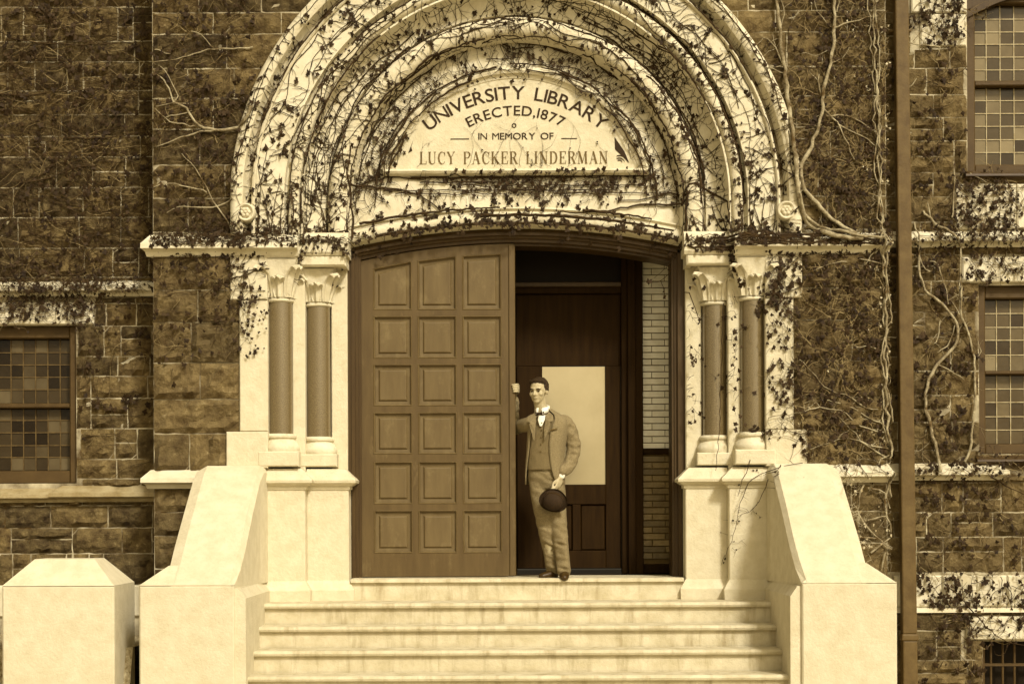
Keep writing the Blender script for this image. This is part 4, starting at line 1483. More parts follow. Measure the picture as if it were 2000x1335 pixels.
for k in range(100):
    x = PX(vr.uniform(1340, 1740), 0); z_ = vr.gauss(2.885, .06)
    vim2.grow(x, z_, vr.choice([0, math.pi]) + vr.gauss(0, .35), vr.uniform(.1, .45), .005, .34, (.012, .028), wander=.3)
for y_, a, b in ((462, 1395, 1745), (470, 1400, 1740), (478, 1400, 1745), (466, 1450, 1650), (484, 1345, 1420), (484, 1400, 1740)):
    vim2.main([(a + (b - a) * t / 6., y_ + vr.uniform(-5, 5)) for t in range(7)], 3.4, 2.2, 0, sides=5)
for k in range(150):
    px_, py_ = vr.uniform(1500, 1552), vr.uniform(500, 850)
    if vr.random() < (py_ - 480) / 480.: continue
    vim2.grow(PX(px_, 0), PZ(py_, 0), vr.uniform(-3.14, 3.14), vr.uniform(.06, .2), .003, .42, (.011, .028), wander=.45)
for k in range(60):
    px_, py_ = vr.choice([1432, 1352]) + vr.gauss(0, 6), vr.uniform(585, 840)
    vim2.grow(PX(px_, 0), PZ(py_, 0), vr.uniform(-3.14, 3.14), vr.uniform(.05, .14), .0028, .35, (.010, .024), wander=.45)
for (cx_, cy_, n_) in ((1470, 545, 30), (1500, 560, 20), (1450, 515, 20), (1460, 840, 12), (1395, 545, 6), (1520, 600, 20), (1530, 560, 14)):
    for q in range(n_):
        vim2.add_leaf(PX(cx_ + vr.gauss(0, 16), 0), PZ(cy_ + vr.gauss(0, 10), 0), vr.uniform(.012, .028), .03)
vim2.main([(1420, 590), (1416, 680), (1412, 780), (1410, 850), (1400, 920)], 1.4, .8, -.1, vim2.twig, 4, lift=.12)
vim2.main([(1345, 560), (1362, 600), (1372, 630)], 1.6, 1, 0, vim2.twig, 4, lift=.05)
vim2.finish()

# the two thick pale stems beside the arch
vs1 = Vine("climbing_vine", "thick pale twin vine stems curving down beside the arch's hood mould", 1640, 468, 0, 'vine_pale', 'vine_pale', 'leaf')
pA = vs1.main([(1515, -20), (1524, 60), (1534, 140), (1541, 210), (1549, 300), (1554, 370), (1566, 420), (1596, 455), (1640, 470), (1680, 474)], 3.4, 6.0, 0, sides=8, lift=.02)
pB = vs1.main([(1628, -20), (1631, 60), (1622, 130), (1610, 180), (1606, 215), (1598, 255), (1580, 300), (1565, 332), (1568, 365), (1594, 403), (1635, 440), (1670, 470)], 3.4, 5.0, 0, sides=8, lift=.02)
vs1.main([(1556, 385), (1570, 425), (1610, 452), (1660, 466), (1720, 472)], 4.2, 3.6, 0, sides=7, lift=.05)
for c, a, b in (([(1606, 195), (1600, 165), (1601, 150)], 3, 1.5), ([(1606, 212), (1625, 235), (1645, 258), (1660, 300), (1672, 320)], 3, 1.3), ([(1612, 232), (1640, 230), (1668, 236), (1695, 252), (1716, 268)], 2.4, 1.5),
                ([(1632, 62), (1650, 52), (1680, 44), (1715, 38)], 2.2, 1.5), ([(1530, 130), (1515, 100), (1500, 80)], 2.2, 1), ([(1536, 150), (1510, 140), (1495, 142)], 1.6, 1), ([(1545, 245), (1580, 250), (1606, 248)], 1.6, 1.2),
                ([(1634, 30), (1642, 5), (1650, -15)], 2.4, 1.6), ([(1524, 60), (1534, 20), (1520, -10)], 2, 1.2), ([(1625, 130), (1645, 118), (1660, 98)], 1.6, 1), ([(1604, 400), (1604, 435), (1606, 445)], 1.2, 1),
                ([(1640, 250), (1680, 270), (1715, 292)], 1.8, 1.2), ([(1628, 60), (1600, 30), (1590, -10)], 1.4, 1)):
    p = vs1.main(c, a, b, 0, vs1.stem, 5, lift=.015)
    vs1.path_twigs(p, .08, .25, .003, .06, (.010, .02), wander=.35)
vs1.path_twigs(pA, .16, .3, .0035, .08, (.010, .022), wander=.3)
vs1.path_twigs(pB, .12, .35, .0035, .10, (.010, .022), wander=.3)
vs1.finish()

# the vine that climbs the corner of the bay
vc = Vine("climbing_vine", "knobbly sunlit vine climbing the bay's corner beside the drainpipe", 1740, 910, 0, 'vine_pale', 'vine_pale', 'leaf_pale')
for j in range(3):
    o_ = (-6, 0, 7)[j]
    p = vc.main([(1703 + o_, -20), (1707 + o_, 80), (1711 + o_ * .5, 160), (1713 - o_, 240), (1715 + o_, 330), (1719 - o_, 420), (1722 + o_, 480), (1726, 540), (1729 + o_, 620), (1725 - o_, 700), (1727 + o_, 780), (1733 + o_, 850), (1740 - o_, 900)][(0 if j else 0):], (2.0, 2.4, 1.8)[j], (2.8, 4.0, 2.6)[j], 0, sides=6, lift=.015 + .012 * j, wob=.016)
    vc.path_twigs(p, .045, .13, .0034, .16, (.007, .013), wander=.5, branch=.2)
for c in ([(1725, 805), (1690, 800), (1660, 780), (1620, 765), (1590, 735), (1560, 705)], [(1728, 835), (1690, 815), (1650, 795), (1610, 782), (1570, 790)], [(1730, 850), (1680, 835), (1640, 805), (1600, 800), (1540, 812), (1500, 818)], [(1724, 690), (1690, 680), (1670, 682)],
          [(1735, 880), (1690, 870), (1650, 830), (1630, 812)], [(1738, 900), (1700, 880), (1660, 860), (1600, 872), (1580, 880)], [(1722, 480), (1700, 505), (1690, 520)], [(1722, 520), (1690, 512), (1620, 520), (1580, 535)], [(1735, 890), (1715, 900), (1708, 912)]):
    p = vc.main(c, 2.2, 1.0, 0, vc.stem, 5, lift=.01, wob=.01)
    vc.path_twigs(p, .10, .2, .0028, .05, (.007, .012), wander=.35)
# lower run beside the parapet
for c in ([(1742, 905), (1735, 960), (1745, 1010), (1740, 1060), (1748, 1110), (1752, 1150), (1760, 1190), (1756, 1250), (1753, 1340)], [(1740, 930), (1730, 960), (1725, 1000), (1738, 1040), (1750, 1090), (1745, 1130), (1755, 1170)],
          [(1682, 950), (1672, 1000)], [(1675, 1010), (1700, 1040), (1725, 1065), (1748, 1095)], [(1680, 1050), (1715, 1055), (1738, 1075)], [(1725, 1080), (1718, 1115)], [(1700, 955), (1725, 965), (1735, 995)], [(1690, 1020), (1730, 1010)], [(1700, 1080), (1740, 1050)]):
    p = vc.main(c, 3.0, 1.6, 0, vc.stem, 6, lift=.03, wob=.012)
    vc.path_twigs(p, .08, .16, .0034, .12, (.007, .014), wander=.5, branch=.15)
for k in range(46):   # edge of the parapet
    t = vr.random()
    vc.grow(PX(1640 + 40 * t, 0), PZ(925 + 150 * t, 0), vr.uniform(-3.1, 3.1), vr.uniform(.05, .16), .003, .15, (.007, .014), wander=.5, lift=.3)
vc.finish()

# stems on the wall beyond the drainpipe
vd = Vine("climbing_vine", "looping pale vine stem between the drainpipe and the leaded windows", 1826, 905, WY, 'vine_pale', 'vine_pale', 'leaf')
for c, a, b in (([(1793, 500), (1794, 540), (1805, 570), (1830, 592), (1852, 615), (1867, 645), (1868, 668), (1852, 695), (1828, 715), (1812, 745), (1804, 775), (1806, 805), (1815, 840), (1822, 870), (1828, 905), (1827, 925)], 3.0, 4.4),
                ([(1874, 485), (1875, 540), (1874, 590), (1876, 625), (1888, 655), (1897, 690), (1902, 740), (1902, 790), (1896, 840), (1893, 880), (1880, 905)], 2.6, 4.0),
                ([(1800, 418), (1815, 432), (1840, 455), (1865, 475), (1880, 490)], 3.2, 3.6), ([(1785, 440), (1790, 480), (1800, 520), (1815, 535)], 2.2, 1.6), ([(1830, 692), (1855, 670), (1862, 640)], 2, 1.4), ([(1848, 600), (1845, 570), (1830, 520), (1812, 515)], 2, 1.4),
                ([(1872, 620), (1860, 600), (1850, 590)], 2, 1), ([(1828, 715), (1850, 725), (1880, 745)], 1.8, 1), ([(1835, 630), (1830, 665), (1822, 675)], 2, 1), ([(1773, 88), (1800, 95), (1835, 100), (1830, 118)], 2, 1.4), ([(1772, 180), (1790, 160)], 2.2, 1.4),
                ([(1862, 320), (1862, 380), (1858, 430)], 2, 2.4), ([(1810, 400), (1815, 430), (1840, 455)], 2.2, 2), ([(1895, 345), (1925, 362)], 2, 1.2), ([(1905, 660), (1912, 690), (1905, 700)], 1.4, 1)):
    p = vd.main(c, a, b, WY, vd.stem, 7, lift=.02)
    vd.path_twigs(p, .12, .22, .003, .10, (.010, .022), wander=.35)
vd.finish()
vdl = Vine("climbing_vine", "fine dark creeper scattered over the pale lintels beside the tall windows", 1870, 1180, WY)
vdl.pale = 0.55
for k in range(430):
    px_, py_ = vr.uniform(1780, 2010), vr.uniform(-10, 1330)
    x, z_ = PX(px_, WY), PZ(py_, WY)
    if any(w_[0] < x < w_[1] and w_[2] < z_ < w_[3] for w_ in (wr_up, wr, wr_base)): continue
    vdl.grow(x, z_, vr.uniform(-3.14, 3.14), vr.uniform(.10, .5), .0035, .10, (.012, .03), wander=.3,
             clip=lambda a, b: not any(w_[0] < a < w_[1] and w_[2] < b < w_[3] for w_ in (wr_up, wr, wr_base)))
for (x0p, x1p, y0p, y1p, n_) in ((1785, 1890, 0, 95, 70), (1866, 2000, 364, 450, 130), (1790, 2000, 450, 490, 110), (1885, 2000, 505, 556, 40), (1790, 2000, 1126, 1190, 80), (1890, 2000, 1205, 1250, 20), (1790, 2000, 905, 940, 50)):
    for k in range(n_):
        x, z_ = PX(vr.uniform(x0p, x1p), WY), PZ(vr.uniform(y0p, y1p), WY)
        if vr.random() < .4: vdl.grow(x, z_, vr.uniform(-3.14, 3.14), vr.uniform(.1, .3), .004, .3, (.008, .02), wander=.3)
        if vr.random() < .4:
            for q in range(vr.choice([1, 2, 4, 7])):
                vdl.add_leaf(x + vr.gauss(0, .03), z_ + vr.gauss(0, .024), vr.uniform(.008, .024), vr.uniform(.01, .04))
for c in ([(1840, 1140), (1870, 1170), (1900, 1200), (1930, 1235), (1960, 1255), (2000, 1262)], [(1930, 935), (1970, 955), (2005, 975)]):
    vdl.main(c, 2.2, 1.2, WY, vdl.stem, 5, lift=.03)
for k in range(90):
    x, z_ = PX(vr.uniform(1785, 1905), WY), PZ(vr.uniform(-10, 1330), WY)
    if math.hypot(x - X0, z_ - CZ0) < 2.5 and z_ > 3: continue
    if any(w_[0] - .06 < x < w_[1] + .06 and w_[2] - .06 < z_ < w_[3] + .06 for w_ in (wl, wr_up, wr, wr_base)): continue
    for q_ in range(vr.randint(3, 14)):
        vdl.add_leaf(x + vr.gauss(0, .05), z_ + vr.gauss(0, .035), vr.uniform(.010, .032), vr.uniform(.0, .03))
vdl.finish()
vde = Vine("climbing_vine", "leafless creeper spread over the dark bay wall beside the arch", 1640, 900, 0)
vde.pale = 0.62
for k in range(700):
    px_, py_ = vr.uniform(1560, 1735), vr.uniform(-10, 900)
    if 450 < py_ < 490: continue
    x, z_ = PX(px_, 0), PZ(py_, 0)
    if math.hypot(x - X0, z_ - CZ0) < 2.47 and z_ > 3: continue
    vde.grow(x, z_, vr.uniform(-3.14, 3.14), vr.uniform(.12, .6), vr.uniform(.0024, .0048), .10, (.010, .03), wander=.26)
for k in range(60):
    x, z_ = PX(vr.uniform(1565, 1730), 0), PZ(vr.uniform(-10, 880), 0)
    if math.hypot(x - X0, z_ - CZ0) < 2.5 and z_ > 3: continue
    if any(w_[0] - .06 < x < w_[1] + .06 and w_[2] - .06 < z_ < w_[3] + .06 for w_ in (wl, wr_up, wr, wr_base)): continue
    for q_ in range(vr.randint(3, 14)):
        vde.add_leaf(x + vr.gauss(0, .05), z_ + vr.gauss(0, .035), vr.uniform(.010, .032), vr.uniform(.0, .03))
vde.finish()

# the walls on the other side
vf = Vine("climbing_vine", "branching bare vine fanned across the dark stones beside the arch's foot", 490, 235, 0, 'vine_pale', 'vine', 'leaf')
vf.pale = 0.4
for c, a, b in (([(500, 215), (488, 238), (470, 250), (430, 254), (402, 250), (386, 238), (368, 210), (345, 198), (332, 165), (318, 150)], 4.6, 1.4), ([(430, 254), (400, 258), (370, 266), (345, 272), (320, 284), (300, 288)], 3.2, 1.2), ([(388, 248), (350, 240), (330, 232), (308, 212)], 2.4, 1.2),
                ([(372, 205), (340, 203), (310, 208)], 2.0, 1), ([(345, 198), (352, 190), (328, 140), (315, 128)], 2.0, 1.0), ([(500, 94), (460, 98), (425, 96), (395, 104), (350, 116), (306, 122)], 2.6, 1.2), ([(425, 96), (400, 70), (380, 62)], 1.6, 1), ([(340, 108), (318, 100), (308, 98)], 1.6, 1),
                ([(458, 450), (440, 420), (420, 395), (408, 365), (385, 330), (360, 300)], 2.4, 1.0), ([(460, 392), (430, 402), (390, 404), (355, 402), (330, 415)], 2.2, 1.0), ([(410, 375), (370, 365), (335, 356), (305, 365)], 2.0, 1), ([(330, 230), (350, 224), (380, 216)], 1.8, 1)):
    p = vf.main(c, a, b, 0, vf.stem, 6, lift=.015)
    vf.path_twigs(p, .12, .25, .0032, .10, (.010, .02), wander=.3)
for k in range(380):
    px_, py_ = vr.uniform(303, 480), vr.uniform(-10, 600) if vr.random() < .9 else vr.uniform(600, 700)
    x, z_ = PX(px_, 0), PZ(py_, 0)
    if math.hypot(x - X0, z_ - CZ0) < 2.47 and z_ > 3: continue
    vf.grow(x, z_, vr.choice([0, math.pi]) + vr.gauss(0, .6), vr.uniform(.1, .4), .0030, .16, (.010, .028), wander=.25)
for k in range(32):
    x, z_ = PX(vr.uniform(305, 460), 0), PZ(vr.uniform(-10, 640), 0)
    if math.hypot(x - X0, z_ - CZ0) < 2.5 and z_ > 3: continue
    if any(w_[0] - .06 < x < w_[1] + .06 and w_[2] - .06 < z_ < w_[3] + .06 for w_ in (wl, wr_up, wr, wr_base)): continue
    for q_ in range(vr.randint(3, 14)):
        vf.add_leaf(x + vr.gauss(0, .05), z_ + vr.gauss(0, .035), vr.uniform(.010, .032), vr.uniform(.0, .03))
vf.finish()
vg = Vine("climbing_vine", "fine creeper netted over the recessed dark wall above the pale window lintel", 150, 620, WY, 'vine', 'vine', 'leaf')
vg.pale = 0.25
for k in range(480):
    px_ = vr.uniform(-20, 300); py_ = vr.uniform(-20, 545) if vr.random() < .85 else vr.uniform(545, 900)
    x, z_ = PX(px_, WY), PZ(py_, WY)
    if wl[0] < x < wl[1] and wl[2] < z_ < wl[3]: continue
    vg.grow(x, z_, vr.choice([0, math.pi]) + vr.gauss(0, .45), vr.uniform(.25, 1.1), .0034, vr.choice([.0, .05, .16]), (.010, .03), wander=.16, branch=.08,
            clip=lambda a, b: not (wl[0] < a < wl[1] and wl[2] < b < wl[3]) and a < BAY0 - .01)
for (x0p, x1p, y0p, y1p, n_) in ((0, 186, 588, 631, 90), (0, 300, 546, 572, 120)):
    for k in range(n_):
        vg.grow(PX(vr.uniform(x0p, x1p), WY), PZ(vr.uniform(y0p, y1p), WY), vr.choice([0, math.pi]) + vr.gauss(0, .5), vr.uniform(.05, .25), .003, .4, (.010, .022), wander=.3)
for c in ([(0, 182), (60, 186), (110, 178), (190, 176)], [(60, 355), (110, 345), (150, 328), (195, 322)], [(30, 75), (90, 85), (150, 88), (240, 86)], [(130, 268), (200, 270), (290, 258)]):
    vg.main(c, 2.2, 1.2, WY, vg.stem, 5, lift=.015)
for k in range(75):
    x, z_ = PX(vr.uniform(-10, 298), WY), PZ(vr.choice([vr.uniform(-10, 545), vr.uniform(-10, 545), vr.uniform(560, 900)]), WY)
    if math.hypot(x - X0, z_ - CZ0) < 2.5 and z_ > 3: continue
    if any(w_[0] - .06 < x < w_[1] + .06 and w_[2] - .06 < z_ < w_[3] + .06 for w_ in (wl, wr_up, wr, wr_base)): continue
    for q_ in range(vr.randint(3, 14)):
        vg.add_leaf(x + vr.gauss(0, .05), z_ + vr.gauss(0, .035), vr.uniform(.010, .032), vr.uniform(.0, .03))
vg.finish()

# trailing shoots on the pedestals nearest the parapet
vh = Vine("climbing_vine", "slender trailing shoots hanging over the pedestal by the drainpipe side parapet", 1520, 915, -.05)
for c in ([(1520, 915), (1490, 925), (1460, 945), (1445, 985), (1438, 1020), (1428, 1060), (1420, 1095)], [(1520, 912), (1500, 940), (1480, 980), (1462, 1000), (1440, 1010)], [(1560, 905), (1530, 912), (1505, 922), (1490, 930)], [(1465, 900), (1450, 940), (1440, 970)]):
    p = vh.main(c, 1.2, .6, -.05, vh.twig, 4, lift=.06)
    vh.path_twigs(p, .06, .1, .002, .35, (.006, .013), wander=.4)
vh.finish()

# ------------------------------------------------------------------ the man in the doorway
def remesh(mb, voxel, smooth_it=2, fac=.5):
    me = bpy.data.meshes.new("tmp"); me.from_pydata(mb.v, [], mb.f)
    bm = bmesh.new(); bm.from_mesh(me)
    bmesh.ops.recalc_face_normals(bm, faces=bm.faces)
    bm.to_mesh(me); bm.free()
    o = bpy.data.objects.new("tmp", me); col.objects.link(o)
    md = o.modifiers.new("r", 'REMESH'); md.mode = 'VOXEL'; md.voxel_size = voxel; md.use_smooth_shade = True
    if smooth_it:
        sm = o.modifiers.new("s", 'SMOOTH'); sm.iterations = smooth_it; sm.factor = fac
    bpy.context.view_layer.update()
    dg = bpy.context.evaluated_depsgraph_get()
    out = bpy.data.meshes.new_from_object(o.evaluated_get(dg))
    bpy.data.objects.remove(o); bpy.data.meshes.remove(me)
    for p in out.polygons: p.use_smooth = True
    return out

YM = .26
person = empty("person", (PX(1080, YM), YM, 0))
tag(person, "standing man in a tweed suit and bow tie holding the door, hat in hand", "person")
def PO(me, name, m):
    me.name = name
    me.materials.clear(); me.materials.append(M[m])
    o = bpy.data.objects.new(name, me); col.objects.link(o)
    o.parent = person; o.matrix_parent_inverse = Matrix.Translation(-Vector(person.location))
    return o
yaw = math.radians(22)
fw = Vector((-math.sin(yaw), -math.cos(yaw), 0))
sd = Vector((math.cos(yaw), -math.sin(yaw), 0))       # his left
UP = Vector((0, 0, 1))
def q(px, py, dy=0.0):
    return Vector((PX(px, YM + dy), YM + dy, PZ(py, YM + dy)))
def limb(mb, pts, rad, n=14, ref=(0, -1, 0)):
    """tapered limb with rounded ends, resampled smoothly"""
    P_, R_ = [], []
    c = [pts[0]] + list(pts) + [pts[-1]]
    rr = [rad[0]] + list(rad) + [rad[-1]]
    for i in range(1, len(c) - 2):
        for k in range(5):
            t = k / 5
            p0, p1, p2, p3 = c[i - 1:i + 3]
            P_.append(.5 * ((2 * p1) + (-p0 + p2) * t + (2 * p0 - 5 * p1 + 4 * p2 - p3) * t * t + (-p0 + 3 * p1 - 3 * p2 + p3) * t ** 3))
            ra, rb = rr[i], rr[i + 1]
            if isinstance(ra, tuple):
                R_.append((ra[0] + (rb[0] - ra[0]) * t, ra[1] + (rb[1] - ra[1]) * t))
            else:
                R_.append(ra + (rb - ra) * t)
    P_.append(pts[-1]); R_.append(rad[-1])
    mb.tube(P_, R_, n, ref, True)
    for e, r in ((pts[0], rad[0]), (pts[-1], rad[-1])):
        r_ = min(r) if isinstance(r, tuple) else r
        mb.ball(e, r_ * .97, r_ * .97, r_ * .97, 12, 8)
    return P_, R_
def torso_ring(c, a, b, n=28, g0=0.0, g1=0.0):
    """points round the body from front (his right side first)"""
    pts = []
    for k in range(n + 1):
        th = g0 + (2 * math.pi - g0 - g1) * k / n
        # superellipse gives a flat chest
        ct, st = math.cos(th), math.sin(th)
        e = .82
        x = math.copysign(abs(st) ** e, st) * a
        y = math.copysign(abs(ct) ** e, ct) * b
        pts.append(c - sd * x + fw * y)
    return pts

# joints
neck0, neck1 = q(1062, 805, .02), q(1056, 785, .0)
headc = q(1053, 764, -.01)
shR, shL = q(1036, 822, .0) , q(1107, 820, .03)
elR, wrR = Vector((.015, .60, 1.33)), Vector((.020, .52, 1.60))
elL, wrL = q(1120, 882, .04), q(1097, 928, -.06)
hipR, hipL = q(1052, 940, .03), q(1083, 940, .03)
knR, anR = q(1068, 1032, -.02), q(1079, 1108, .03)
knL, anL = q(1092, 1032, -.05), q(1101, 1110, -.10)
chest, waist = q(1070, 845, .02), q(1064, 905, .02)

body = MB()
# head: cranium, jaw, nose, brow, ears
hyaw = math.radians(24)
hM = Matrix.Rotation(-hyaw, 3, 'Z') @ Matrix.Rotation(math.radians(4), 3, 'X')
def hp_(x, y, z):      # head-local (x his left, -y forward, z up) to world
    return headc + hM @ Vector((x, y, z))
body.ball(hp_(0, .012, .028), .073, .092, .085, 20, 14, hM)
body.ball(hp_(0, -.026, -.035), .058, .062, .075, 18, 12, hM)
body.ball(hp_(0, -.052, -.082), .032, .032, .026, 12, 8, hM)      # chin
body.ball(hp_(0, -.066, .022), .052, .024, .016, 12, 8, hM)      # brow
body.tube([hp_(0, -.080, .012), hp_(0, -.092, -.010), hp_(0, -.104, -.028), hp_(0, -.084, -.036)], [.008, .010, .014, .010], 8, (1, 0, 0), True)
for sg in (-1, 1):
    body.ball(hp_(sg * .014, -.086, -.030), .009, .010, .008, 8, 6, hM)
    body.ball(hp_(sg * .074, .012, -.004), .010, .020, .031, 10, 8, hM)
    body.ball(hp_(sg * .040, -.056, -.022), .024, .024, .024, 10, 8, hM)   # cheekbones
body.ball(hp_(0, -.082, -.056), .024, .012, .007, 10, 6, hM)
body.ball(hp_(0, -.080, -.066), .020, .013, .007, 10, 6, hM)
limb(body, [q(1062, 815, .03), q(1058, 800, .02), hp_(0, .0, -.05)], [.062, .055, .055])
# trunk and limbs under the clothes
rows = []
for c, a, b in ((q(1065, 945, .03), .14, .10), (waist, .135, .095), (chest, .145, .10), (q(1071, 826, .02), .12, .075), (q(1066, 810, .02), .06, .05)):
    rows.append(torso_ring(c, a, b, 24)[:-1])
body.grid(rows, True); n_ = len(body.v)
body.f.append(tuple(range(n_ - 24, n_))); body.f.append(tuple(range(n_ - 120, n_ - 96)))
limb(body, [shR + Vector((.02, 0, -.03)), elR, wrR], [.04, .038, .028]); limb(body, [shL + Vector((-.03, 0, -.04)), elL, wrL], [.04, .038, .028])
limb(body, [hipR, knR, anR], [.075, .052, .038]); limb(body, [hipL, knL, anL], [.075, .052, .038])
# hands
def hand(palm0, palm1, side, fingers, thumb, w=.038):
    mid = (palm0 + palm1) / 2
    ax = (palm1 - palm0).normalized()
    for k in (-1, -.33, .33, 1):
        limb(body, [palm0 + side * (k * w * .55), palm1 + side * (k * w * .8)], [.013, .012], 10)
    for k, pts in zip((-1, -.36, .3, .92), fingers):
        limb(body, [palm1 + side * (k * w * .82)] + pts, [.0105, .0098, .0088, .007][:len(pts) + 1], 10)
    limb(body, [palm0 + side * w * -.8 + ax * .02] + thumb, [.013, .011, .008][:len(thumb) + 1], 10)
# left hand hangs and pinches the hat brim
pd = (q(1090, 950, -.10) - wrL).normalized()
sideL = Vector((.55, .82, 0)).normalized()
p0 = wrL + pd * .02; p1 = wrL + pd * .085
fing = []
for k, ln in zip((-1, -.36, .3, .92), (.072, .08, .076, .06)):
    b0 = p1 + sideL * (k * .031)
    inw = Vector((-.75, -.2, 0))
    fing.append([b0 + pd * ln * .45 + inw * .008, b0 + pd * ln * .72 + inw * .03, b0 + pd * ln * .70 + inw * .052])
hand(p0, p1, sideL, fing, [p0 + pd * .05 + Vector((-.045, -.03, 0)), p0 + pd * .095 + Vector((-.05, -.035, 0))])
# right hand wraps the door's edge
eX = dr_ + .012
p0 = wrR + Vector((.006, -.01, .02)); p1 = Vector((eX + .026, YD + .045, 1.665))
fing = []
for k in range(4):
    zf = 1.70 - k * .021
    fing.append([Vector((eX + .022, YD - .0, zf)), Vector((eX + .004, YD - .024, zf - .002)), Vector((eX - .03 + .004 * k, YD - .024, zf - .004))])
hand(p0, p1, Vector((.0, 0, -1)), fing, [Vector((eX - .01, YD + .09, 1.70)), Vector((eX - .05, YD + .085, 1.72))], .034)
bo = PO(remesh(body, .0055, 2, .45), "body", 'skin')

# eyes and brows
for sg in (-1, 1):
    mb = MB()
    mb.ball(hp_(sg * .031, -.077, .002), .012, .008, .005, 10, 7, hM)
    PO(mb.mesh("eye", True), "eye", 'hair')
for sg in (-1, 1):
    mb = MB()
    mb.tube([hp_(sg * .014, -.091, .018), hp_(sg * .032, -.089, .023), hp_(sg * .052, -.074, .017)], [.004, .0055, .003], 6, (0, 0, 1), True)
    PO(mb.mesh("eyebrow", True), "eyebrow", 'hair')
mb = MB()
mb.tube([hp_(-.022, -.088, -.060), hp_(0, -.0935, -.0605), hp_(.022, -.088, -.060)], [.0015, .0022, .0015], 5, (0, 0, 1), True)
PO(mb.mesh("mouth", True), "mouth", 'suit_trim')
# hair
mb = MB()
mb.ball(hp_(0, .024, .044), .080, .096, .084, 20, 14, hM)
for k in range(26):
    a = k / 26 * math.pi
    mb.ball(hp_(.060 * math.cos(a), -.026 - .026 * math.sin(a), .080 + .014 * math.sin(a) + vr.uniform(-.006, .008)), .015, .015, .014, 8, 6, hM)
for sg in (-1, 1):
    mb.ball(hp_(sg * .072, .02, .022), .012, .034, .036, 10, 8, hM)
hair = remesh(mb, .006, 1, .4)
bm = bmesh.new(); bm.from_mesh(hair)
hi_ = hM.inverted()
kill = []
for v in bm.verts:
    l = hi_ @ (v.co - headc)
    if (l.y < -.03 and l.z < .068) or (l.z < -.02 and l.y < .05) or l.z < -.05 or (l.y < .005 and abs(l.x) < .062 and l.z < .06):
        kill.append(v)
bmesh.ops.delete(bm, geom=kill, context='VERTS')
for v in bm.verts:
    v.co += Vector((noise.noise(v.co * 60), noise.noise(v.co * 60 + Vector((9, 0, 0))), noise.noise(v.co * 60 + Vector((0, 9, 0))))) * .004
bm.to_mesh(hair); bm.free()
PO(hair, "hair", 'hair')

# trousers
mb = MB()
limb(mb, [q(1053, 930, .03), q(1056, 965, .02), knR + Vector((-.01, 0, 0)), q(1074, 1075, .02), q(1079, 1112, .025)], [.090, .090, .072, .062, .060], 18)
limb(mb, [q(1084, 930, .03), q(1085, 965, .01), knL, q(1097, 1075, -.075), q(1101, 1116, -.09)], [.090, .090, .072, .062, .062], 18)
rows = [torso_ring(c, a, b, 24)[:-1] for c, a, b in ((q(1067, 955, .03), .150, .105), (q(1066, 930, .03), .157, .115), (q(1064, 900, .03), .143, .105))]
mb.grid(rows, True); n_ = len(mb.v)
mb.f.append(tuple(range(n_ - 24, n_))); mb.f.append(tuple(range(n_ - 72, n_ - 48)))
tro = remesh(mb, .010, 3, .5)
for v in tro.vertices:      # creases and folds
    n3 = v.co
    f_ = .012 * noise.noise(Vector((n3.x * 9, n3.y * 9, n3.z * 14))) + .012 * noise.noise(Vector((n3.x * 14 + n3.z * 16, n3.y * 6, n3.z * 24)))
    k_ = 1.6 if n3.z < .35 else 1
    v.co = n3 + fw * f_ * k_ + sd * f_ * .7
PO(tro, "trousers", 'trouser')
# shoes
mb = MB()
limb(mb, [q(1082, 1121, .045), q(1072, 1122, .01), q(1056, 1125, -.03)], [(.042, .045), (.043, .040), (.034, .024)], 14, (0, 0, 1))
PO(remesh(mb, .007, 2), "shoe", 'leather')
mb = MB()
limb(mb, [q(1101, 1120, -.06), q(1101.5, 1124, -.13), q(1102, 1128, -.20)], [(.042, .046), (.044, .042), (.036, .026)], 14, (0, 0, 1))
PO(remesh(mb, .007, 2), "shoe", 'leather')
# waistcoat and shirt
mb = MB()
rows = [torso_ring(c, a, b, 28)[:-1] for c, a, b in ((q(1064, 918, .02), .148, .118), (waist, .146, .118), (q(1067, 875, .02), .152, .124), (chest, .160, .126), (q(1071, 826, .02), .150, .105), (q(1067, 812, .02), .10, .075))]
mb.grid(rows, True); n_ = len(mb.v)
mb.f.append(tuple(range(n_ - 28, n_))); mb.f.append(tuple(range(n_ - 168, n_ - 140)))
wc = remesh(mb, .010, 2)
for v in wc.vertices:
    v.co += fw * (.005 * noise.noise(v.co * 18))
PO(wc, "waistcoat", 'vest')
for k in range(5):
    mb = MB()
    z_ = 1.10 + k * .062
    mb.ball(Vector((chest.x, chest.y, 0)) + fw * .130 - sd * .004 + UP * z_ - sd * .01 * (4 - k) * .3, .007, .007, .007, 8, 6)
    PO(mb.mesh("button", True), "button", 'suit_trim')
def on_chest(u, z, out=.128):
    """point on the chest: u metres to his left of the breastbone"""
    c = Vector((chest.x - .012, chest.y, 0))
    return c + sd * u + fw * (out - u * u * 1.6) + UP * z
mb = MB()
nz_ = neck0.z
rows = [[on_chest(-.030, nz_ - .03, .098), on_chest(0, nz_ - .035, .106), on_chest(.030, nz_ - .03, .098)], [on_chest(-.032, nz_ - .07, .118), on_chest(0, nz_ - .07, .124), on_chest(.032, nz_ - .07, .118)],
        [on_chest(-.010, nz_ - .125, .131), on_chest(0, nz_ - .128, .134), on_chest(.010, nz_ - .125, .131)]]
mb.grid(rows)
PO(mb.mesh("shirt_front", True), "shirt_front", 'linen')
